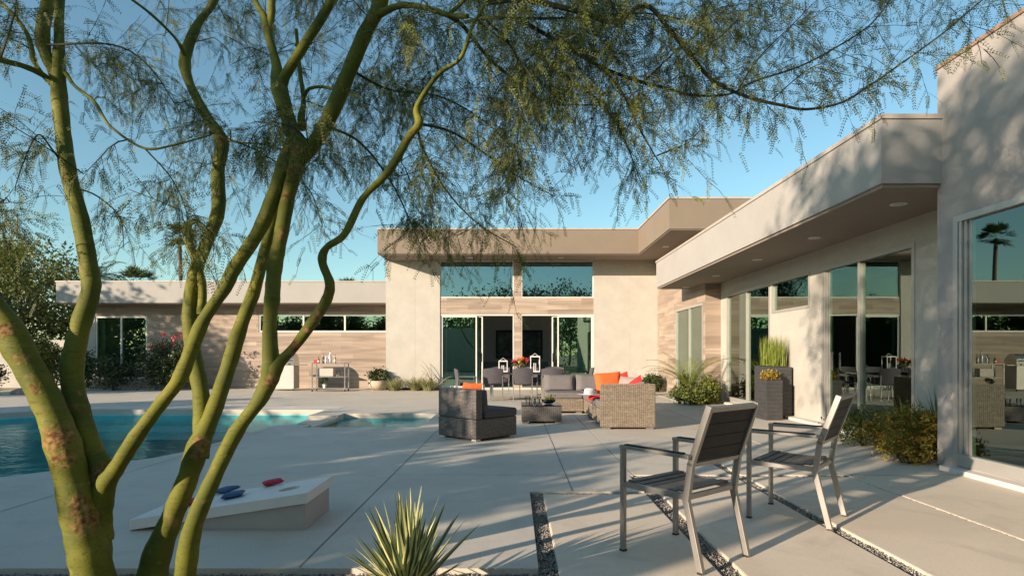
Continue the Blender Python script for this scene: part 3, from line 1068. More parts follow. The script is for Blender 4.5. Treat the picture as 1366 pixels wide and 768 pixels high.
def traced(lst, Y0, Y1, r0, r1):
    n = len(lst)
    s = spline([(x, y, Y0 + (Y1 - Y0) * i / (n - 1), 1) for i, (x, y) in enumerate(lst)], 5)
    add_branch([P(q[0], q[1], q[2]) for q in s], r0, r1)


traced([(600, 22), (620, 37), (654, 80), (698, 115), (725, 135), (759, 140), (810, 140)], 2.6, 3.0, .011, .003)
traced([(648, 3), (700, 0), (770, 15), (820, 30), (860, 7), (891, 37), (921, 74), (952, 108), (999, 130), (1045, 141), (1076, 146), (1123, 137), (1162, 113), (1201, 86), (1260, 43), (1311, 0), (1345, -20)], 2.35, 2.6, .012, .002)
traced([(700, 30), (760, 65), (803, 90), (850, 108), (891, 118), (921, 127), (972, 126), (1006, 109), (1069, 88), (1123, 59), (1159, 35), (1182, 8), (1200, -20)], 2.5, 2.8, .009, .002)
traced([(745, 50), (806, 95), (833, 129), (850, 166), (871, 203), (884, 223)], 2.6, 2.5, .008, .002)
traced([(700, 60), (750, 100), (793, 129), (823, 166), (840, 203), (855, 244)], 2.7, 2.7, .008, .002)
traced([(876, 208), (900, 198), (918, 190), (948, 161)], 2.5, 2.5, .004, .001)
traced([(559, 165), (600, 175), (640, 200), (690, 235), (740, 262)], 2.5, 2.9, .007, .002)
traced([(556, 172), (570, 210), (600, 260), (640, 300), (690, 330)], 2.5, 2.7, .006, .002)
traced([(620, 30), (650, 24), (720, 25), (790, 23), (860, 18), (930, 30)], 2.5, 2.4, .008, .002)
traced([(640, 20), (680, 60), (700, 120), (690, 190), (700, 250)], 2.5, 2.9, .006, .002)
traced([(920, 74), (960, 50), (1000, 10), (1040, -20)], 2.5, 2.5, .004, .001)
traced([(985, 120), (1010, 80), (1060, 30), (1100, -10)], 2.5, 2.4, .004, .001)
traced([(860, 108), (900, 70), (960, 20), (990, -20)], 2.6, 2.4, .004, .001)
traced([(1030, 133), (1075, 95), (1110, 80)], 2.5, 2.5, .003, .001)
traced([(434, 167), (480, 190), (520, 240), (545, 290), (560, 325)], 2.8, 3.0, .007, .002)
traced([(470, 95), (520, 120), (590, 130), (650, 165), (690, 205)], 2.8, 3.2, .007, .002)
traced([(95, 235), (70, 200), (50, 180), (30, 220), (20, 250)], 3.06, 2.9, .006, .002)
traced([(100, 250), (130, 262), (160, 290), (165, 330)], 3.05, 3.2, .005, .002)
traced([(193, 198), (230, 240), (250, 290), (240, 330)], 2.9, 3.1, .004, .0015)
traced([(-100, 290), (-40, 270), (0, 300), (10, 340)], 2.9, 2.9, .008, .002)
traced([(62, 60), (150, 60), (200, 90), (240, 150)], 3.1, 3.0, .006, .002)
traced([(300, 184), (350, 205), (410, 250), (430, 300)], 3.3, 3.3, .006, .002)
traced([(620, -60), (700, -80), (800, -60), (950, -90), (1100, -60), (1250, -90)], 2.6, 2.5, .012, .003)

# random crown targets: image-region weighted under the crown, plus the unseen crown above
targets = []


def region(x0, x1, y0, y1, n, Y0=2.2, Y1=3.7):
    k = max(2, n // 5)
    cs = [(random.uniform(x0, x1), y0 + (y1 - y0) * random.random() ** 1.25, random.uniform(Y0, Y1)) for _ in range(k)]
    for _ in range(int(n * .72)):
        a, b, c = random.choice(cs)
        targets.append(P(a + random.gauss(0, 26), min(b + random.gauss(0, 22), y1 + 5), max(2.1, c + random.gauss(0, .16))))


region(-80, 130, 0, 330, 26, 2.4, 3.8)
region(130, 260, -20, 330, 30, 2.5, 3.9)
region(240, 420, -20, 310, 56, 2.6, 4.0)
region(400, 560, -20, 290, 62, 2.4, 4.0)
region(540, 720, -20, 320, 90, 2.2, 3.9)
region(600, 860, -20, 130, 50, 2.2, 3.4)
region(700, 800, -20, 240, 46, 2.2, 3.6)
region(780, 900, -20, 190, 44, 2.2, 3.3)
region(880, 1000, -20, 90, 12, 2.2, 3.0)
for _ in range(150):
    a = random.uniform(0, 6.28)
    r = math.sqrt(random.random())
    targets.append(Vector((-.3 + 3.6 * r * math.cos(a), 3.1 + 2.3 * r * math.sin(a), random.uniform(3.3, 4.9) * (1 - .12 * r))))
nodes_p = np.array([n[0] for n in nodes])
nodes_r = np.array([n[1] for n in nodes])
order = sorted(targets, key=lambda t: np.min(np.linalg.norm(nodes_p - np.array(t), axis=1)))
for tg in order:
    tg = np.array(tg)
    d = np.linalg.norm(nodes_p - tg, axis=1) + .25 * np.maximum(0, tg[2] - nodes_p[:, 2] - .4)
    i = int(np.argmin(d))
    a = nodes_p[i]
    L = np.linalg.norm(tg - a)
    if L < .08:
        continue
    k = max(4, int(L / .09))
    perp = rng.normal(size=3) * L * .10
    pts = []
    for j in range(k + 1):
        t = j / k
        p = a + (tg - a) * t + perp * math.sin(math.pi * t) + np.array([0, 0, .22 * L * math.sin(math.pi * t) * (1 if tg[2] < 3.2 else .4)])
        pts.append(p + rng.normal(size=3) * .008 * (0 < j))
    r0 = min(nodes_r[i] * .7, .003 + .006 * L)
    n0 = len(nodes)
    add_branch(pts, max(r0, .003), .0012, 4)
    nn = nodes[n0:]
    nodes_p = np.concatenate([nodes_p, np.array([q[0] for q in nn])])
    nodes_r = np.concatenate([nodes_r, np.array([q[1] for q in nn])])

# twigs, pinnae and leaflets
tw_q = []
PO, PD, PL = [], [], []
for pts, r0, r1 in paths:
    pts = np.array(pts)
    seg = np.linalg.norm(np.diff(pts, axis=0), axis=1)
    Ltot = seg.sum()
    if r0 > .02:
        continue
    zt = pts[:, 2].mean()
    out_view = zt > 3.4
    nt_ = int(Ltot / (.036 if not out_view else .05)) + 2
    cum = np.concatenate([[0], np.cumsum(seg)])
    for _ in range(nt_):
        u = random.uniform(.12, 1.0) * Ltot
        j = min(np.searchsorted(cum, u) - 1, len(pts) - 2)
        j = max(j, 0)
        f = (u - cum[j]) / max(seg[j], 1e-6)
        p = pts[j] + (pts[j + 1] - pts[j]) * f
        dr = unit(pts[j + 1] - pts[j])
        sd = unit(np.cross(dr, rng.normal(size=3)))
        d = unit(dr * random.uniform(.3, 1.0) + sd * .9 + np.array([0, 0, random.uniform(-.35, .1)]))
        L = random.uniform(.10, .34)
        m_ = 5
        prev = p
        side = unit(np.cross(d, rng.normal(size=3)))
        q = p.copy()
        for k in range(m_):
            d = unit(d + np.array([0, 0, -.10]) + rng.normal(size=3) * .10)
            q2 = q + d * L / m_
            wd = .0015
            s_ = unit(np.cross(d, rng.normal(size=3))) * wd
            tw_q.append([q - s_, q + s_, q2 + s_ * .7, q2 - s_ * .7])
            # pinnae along the twig
            for _k in range(random.choice((1, 1, 2)) if not out_view else 1):
                qq = q + (q2 - q) * random.random()
                pd = unit(d * .5 + unit(np.cross(d, rng.normal(size=3))) * .8 + np.array([0, 0, -.45]))
                PO.append(qq)
                PD.append(pd)
                PL.append(random.uniform(.055, .11) * (1.2 if out_view else 1))
            q = q2
PO = np.array(PO); PD = np.array(PD); PL = np.array(PL)[:, None]
NP = len(PO)
S = unit(np.cross(PD, rng.normal(size=(NP, 3))))
LF = []
NL = 8
for k in range(NL):
    t = (k + .5) / NL
    dk = unit(PD + np.array([0, 0, -.35]) * t)
    b = PO + dk * PL * t
    for sg in (1, -1):
        d = unit(dk * .55 + S * sg)
        ll = (.0125 * rng.uniform(.7, 1.25, (NP, 1))) * (1 - .3 * t)
        wv = dk * .0027
        LF.append(np.stack([b - wv * .5, b + d * ll * .5 - wv, b + d * ll, b + d * ll * .5 + wv], 1))
rach = S * .0006
LF.append(np.stack([PO - rach, PO + rach, PO + unit(PD + np.array([0, 0, -.35])) * PL + rach * .5, PO + unit(PD + np.array([0, 0, -.35])) * PL - rach * .5], 1))
LF = np.concatenate(LF) - np.array(T0)
print('leaflets', len(LF), 'twigs', len(tw_q), 'paths', len(paths))
quads_obj('foliage', LF, M_palo_leaf, tree)
quads_obj('twigs', np.array(tw_q) - np.array(T0), M_twig, tree)
brm.build('branches', M_twig, tree, smooth=True)
print('LEAFBOX', LF.reshape(-1, 3).min(0), LF.reshape(-1, 3).max(0))

# ================================================================== FURNITURE IN FRONT
def slat_chair(x, y, rz, label):
    t = tag(empty('patio_armchair', (x, y, 0), rz), label, 'chair', 'slatted aluminium armchairs in the foreground')
    A = M_alu
    fw, rw, dp = .265, .235, .27       # half widths and half depth (front is +y)
    tb = .03
    for s in (-1, 1):
        # front leg with the arm above it
        MB().bar((s * fw, dp, 0), (s * fw, dp, .635), tb, tb, (0, 1, 0)).build('leg', A, t, bevel=.003)
        # rear leg kinks at the seat and carries on up as the back post
        MB().path([(s * rw, -dp, 0), (s * (rw + .004), -dp + .095, .40)], tb, .038, (0, 1, 0)).build('leg', A, t, bevel=.003)
        MB().path([(s * (rw + .004), -dp + .093, .39), (s * (rw + .004), -dp + .062, .60), (s * (rw + .004), -dp - .055, .925)], tb, .038, (0, 1, 0)).build('back_post', A, t, bevel=.003)
        ar = MB().bar((s * fw, dp + .015, .647), (s * (rw + .035), -dp + .045, .647), .045, .022).build('armrest', A, t, bevel=.004)
        MB().bar((s * fw, dp - .02, .661), (s * (rw + .035), -dp + .09, .661), .034, .008).build('arm_pad', M_slat, ar, bevel=.002)
    sf = MB()
    sf.bar((-fw, dp - .01, .415), (-rw, -dp + .09, .41), .024, .034).bar((fw, dp - .01, .415), (rw, -dp + .09, .41), .024, .034)
    sf.bar((-fw, dp - .015, .413), (fw, dp - .015, .413), .024, .03).bar((-rw, -dp + .095, .408), (rw, -dp + .095, .408), .024, .03)
    sf.build('seat_frame', A, t, bevel=.002)
    n = 7
    for i in range(n):
        f = i / (n - 1)
        yy = dp - .055 - f * (2 * dp - .20)
        hw = fw - .014 - (fw - rw) * f
        z = .437 - .016 * math.sin(math.pi * f)
        MB().box(-hw, hw, yy - .0255, yy + .0255, z - .006, z + .006).build('seat_slat', M_slat_seat, t, bevel=.002)
    # back: frame and four wide slats, leaning with the posts
    d = Vector((0, -.117, .325)).normalized()
    o = Vector((0, -dp + .062, .60))
    bf = MB()
    hw = rw - .01
    for k in (-.0, .335):
        c = o + d * k
        MB().bar(c + Vector((-hw, 0, 0)), c + Vector((hw, 0, 0)), .03, .026, d).build('back_rail', A, t, bevel=.002)
    for i in range(4):
        a = o + d * (.018 + i * .0765)
        b = o + d * (.018 + i * .0765 + .0735)
        MB().bar(a, b, 2 * hw - .004, .014, Vector((0, 1, .36))).build('back_slat', M_slat, t, bevel=.002)
    for s in (-1, 1):
        for yy in (dp, -dp):
            MB().box(s * (fw if yy > 0 else rw) - .017, s * (fw if yy > 0 else rw) + .017, yy - .017, yy + .017, 0, .012).build('foot_cap', M_black, t)
    return t



slat_chair(1.053, 3.683, R(38.5), 'slatted aluminium armchair nearest the camera, its dark back turned to us over the gravel strip')
slat_chair(2.13, 4.51, R(50.4), 'slatted aluminium armchair further right, beside the flowering shrub by the wall')


def feet(t, pts, s=.05, m=None):
    for (x, y) in pts:
        MB().box(x - s, x + s, y - s, y + s, 0, .03).build('foot', m or M_alu, t, bevel=.004)


# lounge chair
lc = tag(empty('rattan_lounge_chair', (-.533, 8.30, 0), R(46)), 'dark rattan lounge chair with charcoal cushions, standing alone left of the low table', 'lounge chair')
# local: corner at origin, +x = right edge direction (.82), +y = left/back edge (.82)
MB().box(0, .82, 0, .82, .03, .305).build('base', M_rattan_d, lc, bevel=.012)
MB().box(0, .13, 0, .82, .308, .72).build('backrest', M_rattan_d, lc, bevel=.015)
MB().box(.17, .835, -.005, .825, .308, .43).build('seat_cushion', M_cush_d, lc, bevel=.035, bseg=4, smooth=True)
MB().bar((.205, .41, .40), (.175, .41, .715), .81, .115, (1, 0, 0)).build('back_cushion', M_cush_d, lc, bevel=.035, bseg=4, smooth=True)
feet(lc, [(.07, .07), (.75, .07), (.07, .75), (.75, .75)], .045, M_whiteobj)
pl = tag(MB().pillow((0, 0, 0), .42, .42, .14, Matrix.Rotation(R(46), 3, 'Z') @ Matrix.Rotation(R(-74), 3, 'Y'), e=.5).build('throw_pillow', M_orange, smooth=True),
         'small orange pillow propped behind the top of the dark lounge chair', 'pillow', 'orange and red pillows')
pl.location = (-.655, 8.90, .59)

# coffee table
ct = tag(empty('rattan_coffee_table', (0, 0, 0)), 'low square dark rattan coffee table with a glass top between chair and sofa', 'coffee table')
MB().box(.13, .83, 10.5, 11.3, .04, .305).build('base', M_rattan_d, ct, bevel=.01)
MB().box(.125, .835, 10.495, 11.305, .308, .318).build('glass_top', M_glass_clear, ct, bevel=.002)
feet(ct, [(.19, 10.56), (.77, 10.56), (.19, 11.24), (.77, 11.24)], .05)

# sectional sofa (L)
sf = tag(empty('sectional_sofa', (1.45, 11.5, 0)), 'L-shaped rattan sectional sofa with taupe cushions, its side panel catching the sun', 'sofa')


def sp_(name, mb, m, **k):
    mb.v = [(x - 1.45, y - 11.5, z) for x, y, z in mb.v]
    return mb.build(name, m, sf, **k)


sp_('base', MB().box(.63, 1.42, 12.3, 13.15, .045, .30), M_rattan_l, bevel=.01)
sp_('base', MB().box(1.425, 2.18, 9.80, 13.15, .045, .298), M_rattan_l, bevel=.01)
sp_('side_panel', MB().box(1.40, 2.29, 9.70, 9.80, .03, .735), M_rattan_l, bevel=.015)
sp_('backrest', MB().box(2.185, 2.30, 9.803, 13.25, .045, .725), M_rattan_l, bevel=.015)
sp_('backrest', MB().box(.63, 2.18, 13.155, 13.26, .045, .70), M_rattan_l, bevel=.012)
for (x0, x1, y0, y1) in ((.64, 1.41, 12.28, 13.0), (1.41, 2.06, 12.1, 13.0), (1.41, 2.06, 10.95, 12.09), (1.41, 2.06, 9.81, 10.94)):
    sp_('seat_cushion', MB().box(x0, x1, y0, y1, .303, .435), M_cush, bevel=.035, bseg=4, smooth=True)
for (x0, x1) in ((.64, 1.33), (1.335, 2.04)):
    sp_('back_cushion', MB().pillow(((x0 + x1) / 2, 13.05, .59), x1 - x0, .37, .17, Matrix.Rotation(R(82), 3, 'X'), e=.12), M_cush, smooth=True)
for (y0, y1) in ((9.82, 10.85), (10.86, 11.9), (11.91, 12.9)):
    sp_('back_cushion', MB().pillow((2.11, (y0 + y1) / 2, .585), .36, y1 - y0, .16, Matrix.Rotation(R(-83), 3, 'Y'), e=.12), M_cush, smooth=True)
for (x, y) in ((.70, 12.38), (1.5, 9.78), (2.2, 9.78), (1.47, 11.4), (1.33, 12.38), (.70, 13.1), (2.2, 13.1)):
    sp_('foot', MB().box(x - .06, x + .06, y - .06, y + .06, 0, .032), M_alu)


def pillow(loc, s, rot, m, label):
    o = MB().pillow((0, 0, 0), s, s, .16, rot, e=.5).build('throw_pillow', m, smooth=True)
    o.location = loc
    return tag(o, label, 'pillow', 'orange and red pillows')


Rm = Matrix.Rotation
pillow((1.73, 10.95, .64), .50, Rm(R(8), 3, 'Z') @ Rm(R(78), 3, 'X') @ Rm(R(4), 3, 'Z'), M_orange, 'large orange square pillow standing on the sofa behind the woven side panel')
pillow((1.98, 11.4, .62), .46, Rm(R(-35), 3, 'Z') @ Rm(R(70), 3, 'X') @ Rm(R(20), 3, 'Z'), M_red, 'red pillow tilted against the sofa back just right of the orange one')
pillow((2.03, 10.15, .60), .42, Rm(R(-60), 3, 'Z') @ Rm(R(66), 3, 'X') @ Rm(R(40), 3, 'Z'), M_red, 'dark red pillow whose corner pokes above the right end of the side panel')
gp = pillow((2.0, 10.6, .61), .44, Rm(R(-50), 3, 'Z') @ Rm(R(72), 3, 'X'), mat('fabric_grey', (.30, .25, .22), .9, var=.1), 'taupe grey pillow between the two red pillows')
gp['group'] = 'pillows on the sofa'
# towel and sun hat on the seat
tw = MB()
n = 14
for side in (0, 1):
    for j in range(n + 1):
        for i in range(n + 1):
            u, v = i / n, j / n
            tw.v.append((1.36 + .72 * u, 10.55 + .62 * v, .446 + .018 * math.sin(9 * u + 3 * v) * math.sin(5 * v + 1) + .012 * side + (.02 if side else 0) - (.05 * max(0, .08 - u) / .08)))
N_ = (n + 1) ** 2
for j in range(n):
    for i in range(n):
        a = j * (n + 1) + i
        tw.f.append((a + n + 1, a + n + 2, a + 1, a))
        a += N_
        tw.f.append((a, a + 1, a + n + 2, a + n + 1))
for i in range(n):
    for (a, b) in ((i, i + 1), (n * (n + 1) + i + 1, n * (n + 1) + i)):
        tw.f.append((a, b, b + N_, a + N_))
    for (a, b) in (((i + 1) * (n + 1), i * (n + 1)), (i * (n + 1) + n, (i + 1) * (n + 1) + n)):
        tw.f.append((a, b, b + N_, a + N_))
tag(tw.build('towel', M_red, smooth=True), 'folded red towel spread on the sofa seat under the white hat', 'towel')
ht = tag(empty('sun_hat', (1.35, 10.75, .485)), 'white wide-brimmed sun hat lying on the red towel', 'hat')
MB().lathe((0, 0, 0), [(.0, 0), (.20, 0), (.225, .012), (.2, .016), (.10, .012)], 28).build('brim', M_whiteobj, ht, smooth=True)
MB().lathe((.0, 0, .008), [(.102, 0), (.098, .06), (.088, .10), (.06, .115), (0, .118)], 28).build('crown', M_whiteobj, ht, smooth=True)

# glassware and succulent on the coffee table
for i, (x, y, r, h, lab) in enumerate(((.24, 10.62, .045, .15, 'tall clear glass tumbler at the left front corner of the coffee table'), (.33, 10.72, .04, .11, 'shorter clear glass tumbler beside the tall one on the coffee table'),
                                       (.42, 10.85, .05, .10, 'round clear glass votive in the middle of the coffee table'))):
    o = MB().lathe((0, 0, 0), [(r * .8, 0), (r, h), (r * .93, h), (r * .74, .008), (0, .008)], 20).build('glass_tumbler', M_glass_clear, smooth=True)
    o.location = (x, y, .32)
    tag(o, lab, 'glass', 'glassware on the coffee table')
bw = tag(empty('succulent_bowl', (.62, 10.85, .32)), 'low glass bowl planted with a yellow green succulent on the coffee table', 'planted bowl')
MB().lathe((0, 0, 0), [(.06, 0), (.12, .04), (.13, .085), (.12, .085), (.05, .01), (0, .01)], 24).build('bowl', M_glass_clear, bw, smooth=True)
MB().lathe((0, 0, .012), [(.05, 0), (.112, .035), (.112, .055), (0, .06)], 20).build('soil', M_soil, bw, smooth=True)
c_, _ = clumps((.02, 0, .10), (.08, .07, .05), 14, 14, .02)
quads_obj('succulent', leaf_quads(c_, .035, .8), M_yel_leaf, bw)

# dining set
TX, TY = .42, 16.2
dt = tag(empty('dining_table', (TX, TY, 0)), 'long glass topped dining table with steel legs in front of the open doors', 'dining table')
MB().box(-1.1, 1.1, -.5, .5, .725, .745).build('tabletop', mat('dark_glass', (.05, .06, .06), .1), dt, bevel=.004)
MB().box(-1.06, 1.06, -.46, -.41, .68, .722).box(-1.06, 1.06, .41, .46, .68, .722).box(-1.06, -1.01, -.41, .41, .68, .722).box(1.01, 1.06, -.41, .41, .68, .722).build('apron', M_chrome, dt)
for sx in (-1, 1):
    for sy in (-1, 1):
        MB().box(sx * 1.03 - .03, sx * 1.03 + .03, sy * .43 - .03, sy * .43 + .03, 0, .68).build('leg', M_chrome, dt)


def dining_chair(x, y, rz, label, m=M_cush_d):
    t = tag(empty('dining_chair', (x, y, 0), rz), label, 'chair', 'dining chairs round the glass table')
    # faces +y
    MB().pillow((0, 0, .45), .50, .48, .07, e=.12).build('seat', M_cush_d, t, smooth=True)
    bk = MB()
    n = 8
    for s in (0, 1):
        for i in range(n + 1):
            u = -1 + 2 * i / n
            for (z, k) in ((.44, 0), (.86, 1)):
                yy = -.25 + .06 * u * u - .06 * k + s * .022
                bk.v.append((u * .27, yy, z - .03 * u * u * k))
    m2 = 2 * (n + 1)
    for i in range(n):
        a = 2 * i
        bk.f += [(a, a + 2, a + 3, a + 1), (m2 + a + 1, m2 + a + 3, m2 + a + 2, m2 + a), (a + 1, a + 3, m2 + a + 3, m2 + a + 1), (a, m2 + a, m2 + a + 2, a + 2)]
    bk.f += [(0, 1, m2 + 1, m2), (2 * n + 1, 2 * n, m2 + 2 * n, m2 + 2 * n + 1)]
    bk.build('backrest', M_cush_d, t, smooth=True)
    for s in (-1, 1):
        for yy in (-.23, .22):
            MB().tube([(s * .24, yy, 0), (s * .25, yy, .64 if yy > 0 else .66)], .012, 8).build('leg', M_chrome, t)
        MB().bar((s * .25, -.25, .65), (s * .25, .24, .65), .035, .018).build('armrest', M_chrome, t)
    return t


for x, lab in ((-.55, 'leftmost of the three'), (.22, 'middle one of the three'), (.97, 'rightmost of the three')):
    dining_chair(x, 15.72, 0, f'{lab} dark dining chairs with their backs to the camera')
for x, lab in ((-.4, 'leftmost of the three'), (.40, 'middle one of the three'), (1.15, 'rightmost of the three')):
    dining_chair(x, 16.95, R(180), f'{lab} dining chairs on the far side of the glass table')
dining_chair(-1.22, 15.2, R(-80), 'steel armed dining chair pulled out at the left end, above the lounge chair')
dining_chair(1.85, 16.2, R(90), 'dining chair at the right end of the glass table')


def lantern(x, y, s, h, label):
    t = tag(empty('lantern', (x, y, .746)), label, 'lantern', 'white framed lanterns on the dining table')
    fr = MB().box(-s, s, -s, s, 0, .02).box(-s, s, -s, s, h - .03, h)
    for a in (-1, 1):
        for b in (-1, 1):
            fr.box(a * (s - .02), a * s, b * (s - .02), b * s, .02, h - .03)
    fr.build('frame', M_whiteobj, t)
    MB().lathe((0, 0, .02), [(.04, 0), (.04, h * .5), (0, h * .5)], 14).build('candle', M_whiteobj, t)
    MB().tube([(-s * .7, 0, h), (0, 0, h + .07), (s * .7, 0, h)], .006, 6).build('handle', M_whiteobj, t)


lantern(-.30, 16.15, .12, .30, 'shorter white framed lantern on the dining table, left of the flowers')
lantern(.56, 16.2, .13, .42, 'taller white framed lantern on the dining table, right of the flowers')
fl = tag(empty('flower_vase', (.15, 16.25, .746)), 'vase of red, orange and yellow flowers in the middle of the dining table', 'flowers')
MB().lathe((0, 0, 0), [(.05, 0), (.07, .06), (.05, .14), (.06, .16), (.05, .158), (.03, .02)], 16).build('vase', M_glass_clear, fl, smooth=True)
c_, _ = clumps((0, 0, .20), (.22, .15, .09), 16, 16, .035)
quads_obj('leaves', leaf_quads(c_, .06), M_green_leaf, fl)
for k, (m, dx) in enumerate(((M_red_fl, -.13), (mat('petal_orange', (.8, .25, .02), .6, island=.3), .06), (mat('petal_yellow', (.8, .55, .05), .6, island=.2), .0), (M_red_fl, .2), (M_red_fl, -.02))):
    c_, _ = clumps((dx, -.04, .28 + .03 * (k % 2)), (.06, .07, .05), 5, 22, .02)
    quads_obj('blossom', leaf_quads(c_, .04, aspect=.9), m, fl)

# ---------------- cornhole board
cb = tag(empty('cornhole_board', (-2.045, 4.43, 0)), 'white wooden bean bag toss board with a round hole, tilted on the patio', 'game board')
x0, x1, w_ = -.615, .615, .29
za, zb_ = .075, .262           # top heights at low and high end
th = .07
hx = x1 - .23
body = bpy.data.meshes.new('deck')
# deck with a real hole: ring of verts round the hole stitched to the border
seg = 32


def ztop(x):
    return za + (zb_ - za) * (x - x0) / (x1 - x0)


outer = []
for k in range(seg):
    a = 2 * math.pi * k / seg
    c, s = math.cos(a), math.sin(a)
    sx = (x1 - hx) / c if c > 1e-6 else ((x0 - hx) / c if c < -1e-6 else 1e9)
    sy = w_ / abs(s) if abs(s) > 1e-6 else 1e9
    t_ = min(sx, sy)
    outer.append((hx + c * t_, s * t_))
for cx_, cy_ in ((x0, -w_), (x0, w_), (x1, -w_), (x1, w_)):
    k = min(range(seg), key=lambda i: (outer[i][0] - cx_) ** 2 + (outer[i][1] - cy_) ** 2)
    outer[k] = (cx_, cy_)
V, F = [], []
for dz in (0, -th):
    for (x, y) in outer:
        V.append((x, y, ztop(x) + dz))
    for k in range(seg):
        a = 2 * math.pi * k / seg
        x, y = hx + .076 * math.cos(a), .076 * math.sin(a)
        V.append((x, y, ztop(x) + dz))
for k in range(seg):
    k2 = (k + 1) % seg
    o0, o1, i0, i1 = k, k2, seg + k, seg + k2
    q = 2 * seg
    F += [(o0, o1, i1, i0), (q + i0, q + i1, q + o1, q + o0), (o1, o0, q + o0, q + o1), (i0, i1, q + i1, q + i0)]
mbk = MB().add(V, F)
mbk.build('deck', M_whiteobj, cb)
bs = MB()
zz = lambda x: ztop(x) - th - .001
bs.add([(-.35, -.265, 0.002), (x1 - .02, -.265, 0.002), (x1 - .02, .265, 0.002), (-.35, .265, 0.002),
        (-.35, -.265, zz(-.35)), (x1 - .02, -.265, zz(x1 - .02)), (x1 - .02, .265, zz(x1 - .02)), (-.35, .265, zz(-.35))],
       [(0, 1, 5, 4), (1, 2, 6, 5), (2, 3, 7, 6), (3, 0, 4, 7)])
bs.build('base', mat('board_side', (.42, .39, .36), .6, var=.08), cb)


def bag(x, y, rz, m, label, s=.155):
    xx = -2.045 + x
    sl = math.atan2(zb_ - za, x1 - x0)
    o = MB().pillow((0, 0, 0), s, s, .036, Rm(-sl, 3, 'Y') @ Rm(rz, 3, 'Z'), n=12, e=.45).build('bean_bag', m, smooth=True)
    o.location = (xx, 4.43 + y, ztop(x) + .022)
    tag(o, label, 'bean bag', 'bean bags on the board')


def P_on(x, y):        # px on deck plane, solved roughly
    Yd = 4.4
    for _ in range(20):
        q = P(x, y, Yd)
        z = ztop(q.x + 2.045)
        Yd = (EYE - z) * 800 / (y - 472)
    return P(x, y, Yd)


M_navy = mat('fabric_navy', (.035, .10, .22), .85, var=.15, scale=15, bump=.3, bscale=200)
M_crim = mat('fabric_crimson', (.50, .02, .06), .85, var=.15, scale=15, bump=.3, bscale=200)
for (px_, py_, rz_, m_, l_) in ((364, 646, .5, M_crim, 'crimson bean bag beside the hole of the white board'), (311, 663, .3, M_navy, 'navy bean bag lying in front of its darker twin on the board'),
                                (302, 656, 1.2, M_navy, 'navy bean bag mostly hidden behind the nearer navy one'), (256, 672, .8, M_crim, 'crimson bean bag half hidden behind the green tree stem')):
    q = P_on(px_, py_)
    bag(q.x + 2.045, q.y - 4.43, rz_, m_, l_)

# ---------------- planters
pt = tag(empty('tall_planter', (5.1, 11.85, 0)), 'tall dark ribbed planter box of green reeds against the white wall', 'planter')
M_plant = mat('planter_composite', (.045, .045, .048), .55, var=.18, scale=7)


def ribbed(mb, hx_, hy_, h, n):
    mb.box(-hx_ + .006, hx_ - .006, -hy_ + .006, hy_ - .006, .0, h - .01)
    for i in range(n):
        z0 = .01 + i * (h - .02) / n
        mb.box(-hx_, hx_, -hy_, hy_, z0 + .004, z0 + (h - .02) / n - .003)
    return mb


ribbed(MB(), .155, .5, .985, 13).build('box', M_plant, pt, bevel=.003)
MB().box(-.13, .13, -.47, .47, .986, .99).build('soil', M_soil, pt)
q_ = np.concatenate([blade_quads((random.uniform(-.1, .1), random.uniform(-.42, .42), .985), 1, .62, 0, .010, lean=.16, curl=.12, rad=.01) for _ in range(520)])
quads_obj('reeds', q_, M_lime_leaf, pt)
p2 = tag(empty('low_planter', (4.78, 11.26, 0), R(4)), 'lower dark ribbed planter with orange succulents, in front of the tall one', 'planter')
ribbed(MB(), .155, .215, .75, 10).build('box', M_plant, p2, bevel=.003)
MB().box(-.13, .13, -.19, .19, .751, .755).build('soil', M_soil, p2)
c_, _ = clumps((0, 0, .80), (.14, .18, .06), 26, 26, .028)
quads_obj('foliage', leaf_quads(c_, .05, .7), M_gold_leaf, p2)
quads_obj('succulent_leaves', leaf_quads(c_ + .01, .05, .7), M_yel_leaf, p2)

# ---------------- grill
gr = tag(empty('gas_grill', (-7.75, 20.2, 0)), 'stainless steel gas grill on a cabinet by the stone wall, partly behind the tree', 'grill')
MB().box(-.42, .42, -.26, .26, .06, .84).build('cabinet', mat('steel_panel', (.50, .47, .44), .45, metal=.3, var=.06), gr, bevel=.01)
for s in (-1, 1):
    MB().box(s * .425, s * .72, -.25, .22, .84, .875).build('side_shelf', M_chrome, gr, bevel=.006)
    MB().lathe((s * .36, -.2, 0), [(.03, 0), (.03, .06)], 12).build('wheel', M_black, gr)
MB().box(-.43, .43, -.27, .26, .845, .93).build('control_panel', M_chrome, gr, bevel=.01)
for k in range(4):
    MB().tube([(-.27 + .18 * k, -.27, .888), (-.27 + .18 * k, -.30, .888)], .022, 12).build('knob', M_black, gr)
ld = MB()
npf = 10
pr = [(-.25 + 0 * i, 0) for i in range(0)]
ring = [(-.26 * math.cos(math.pi * i / npf) if False else (-.25 + .5 * i / npf), .935 + .30 * math.sin(math.pi * (.12 + .80 * i / npf)) ** .8) for i in range(npf + 1)]
ring = [(-.25, .932)] + ring + [(.25, .932)]
nr_ = len(ring)
ld.add([(-.41, y, z) for y, z in ring] + [(.41, y, z) for y, z in ring], [(i, i + 1, nr_ + i + 1, nr_ + i) for i in range(nr_ - 1)] + [tuple(reversed(range(nr_))), tuple(range(nr_, 2 * nr_))])
lid = ld.build('lid', M_chrome, gr, smooth=False)
MB().tube([(-.3, -.25, 1.02), (-.3, -.31, 1.02), (.3, -.31, 1.02), (.3, -.25, 1.02)], .014, 8).build('handle', M_chrome, lid)

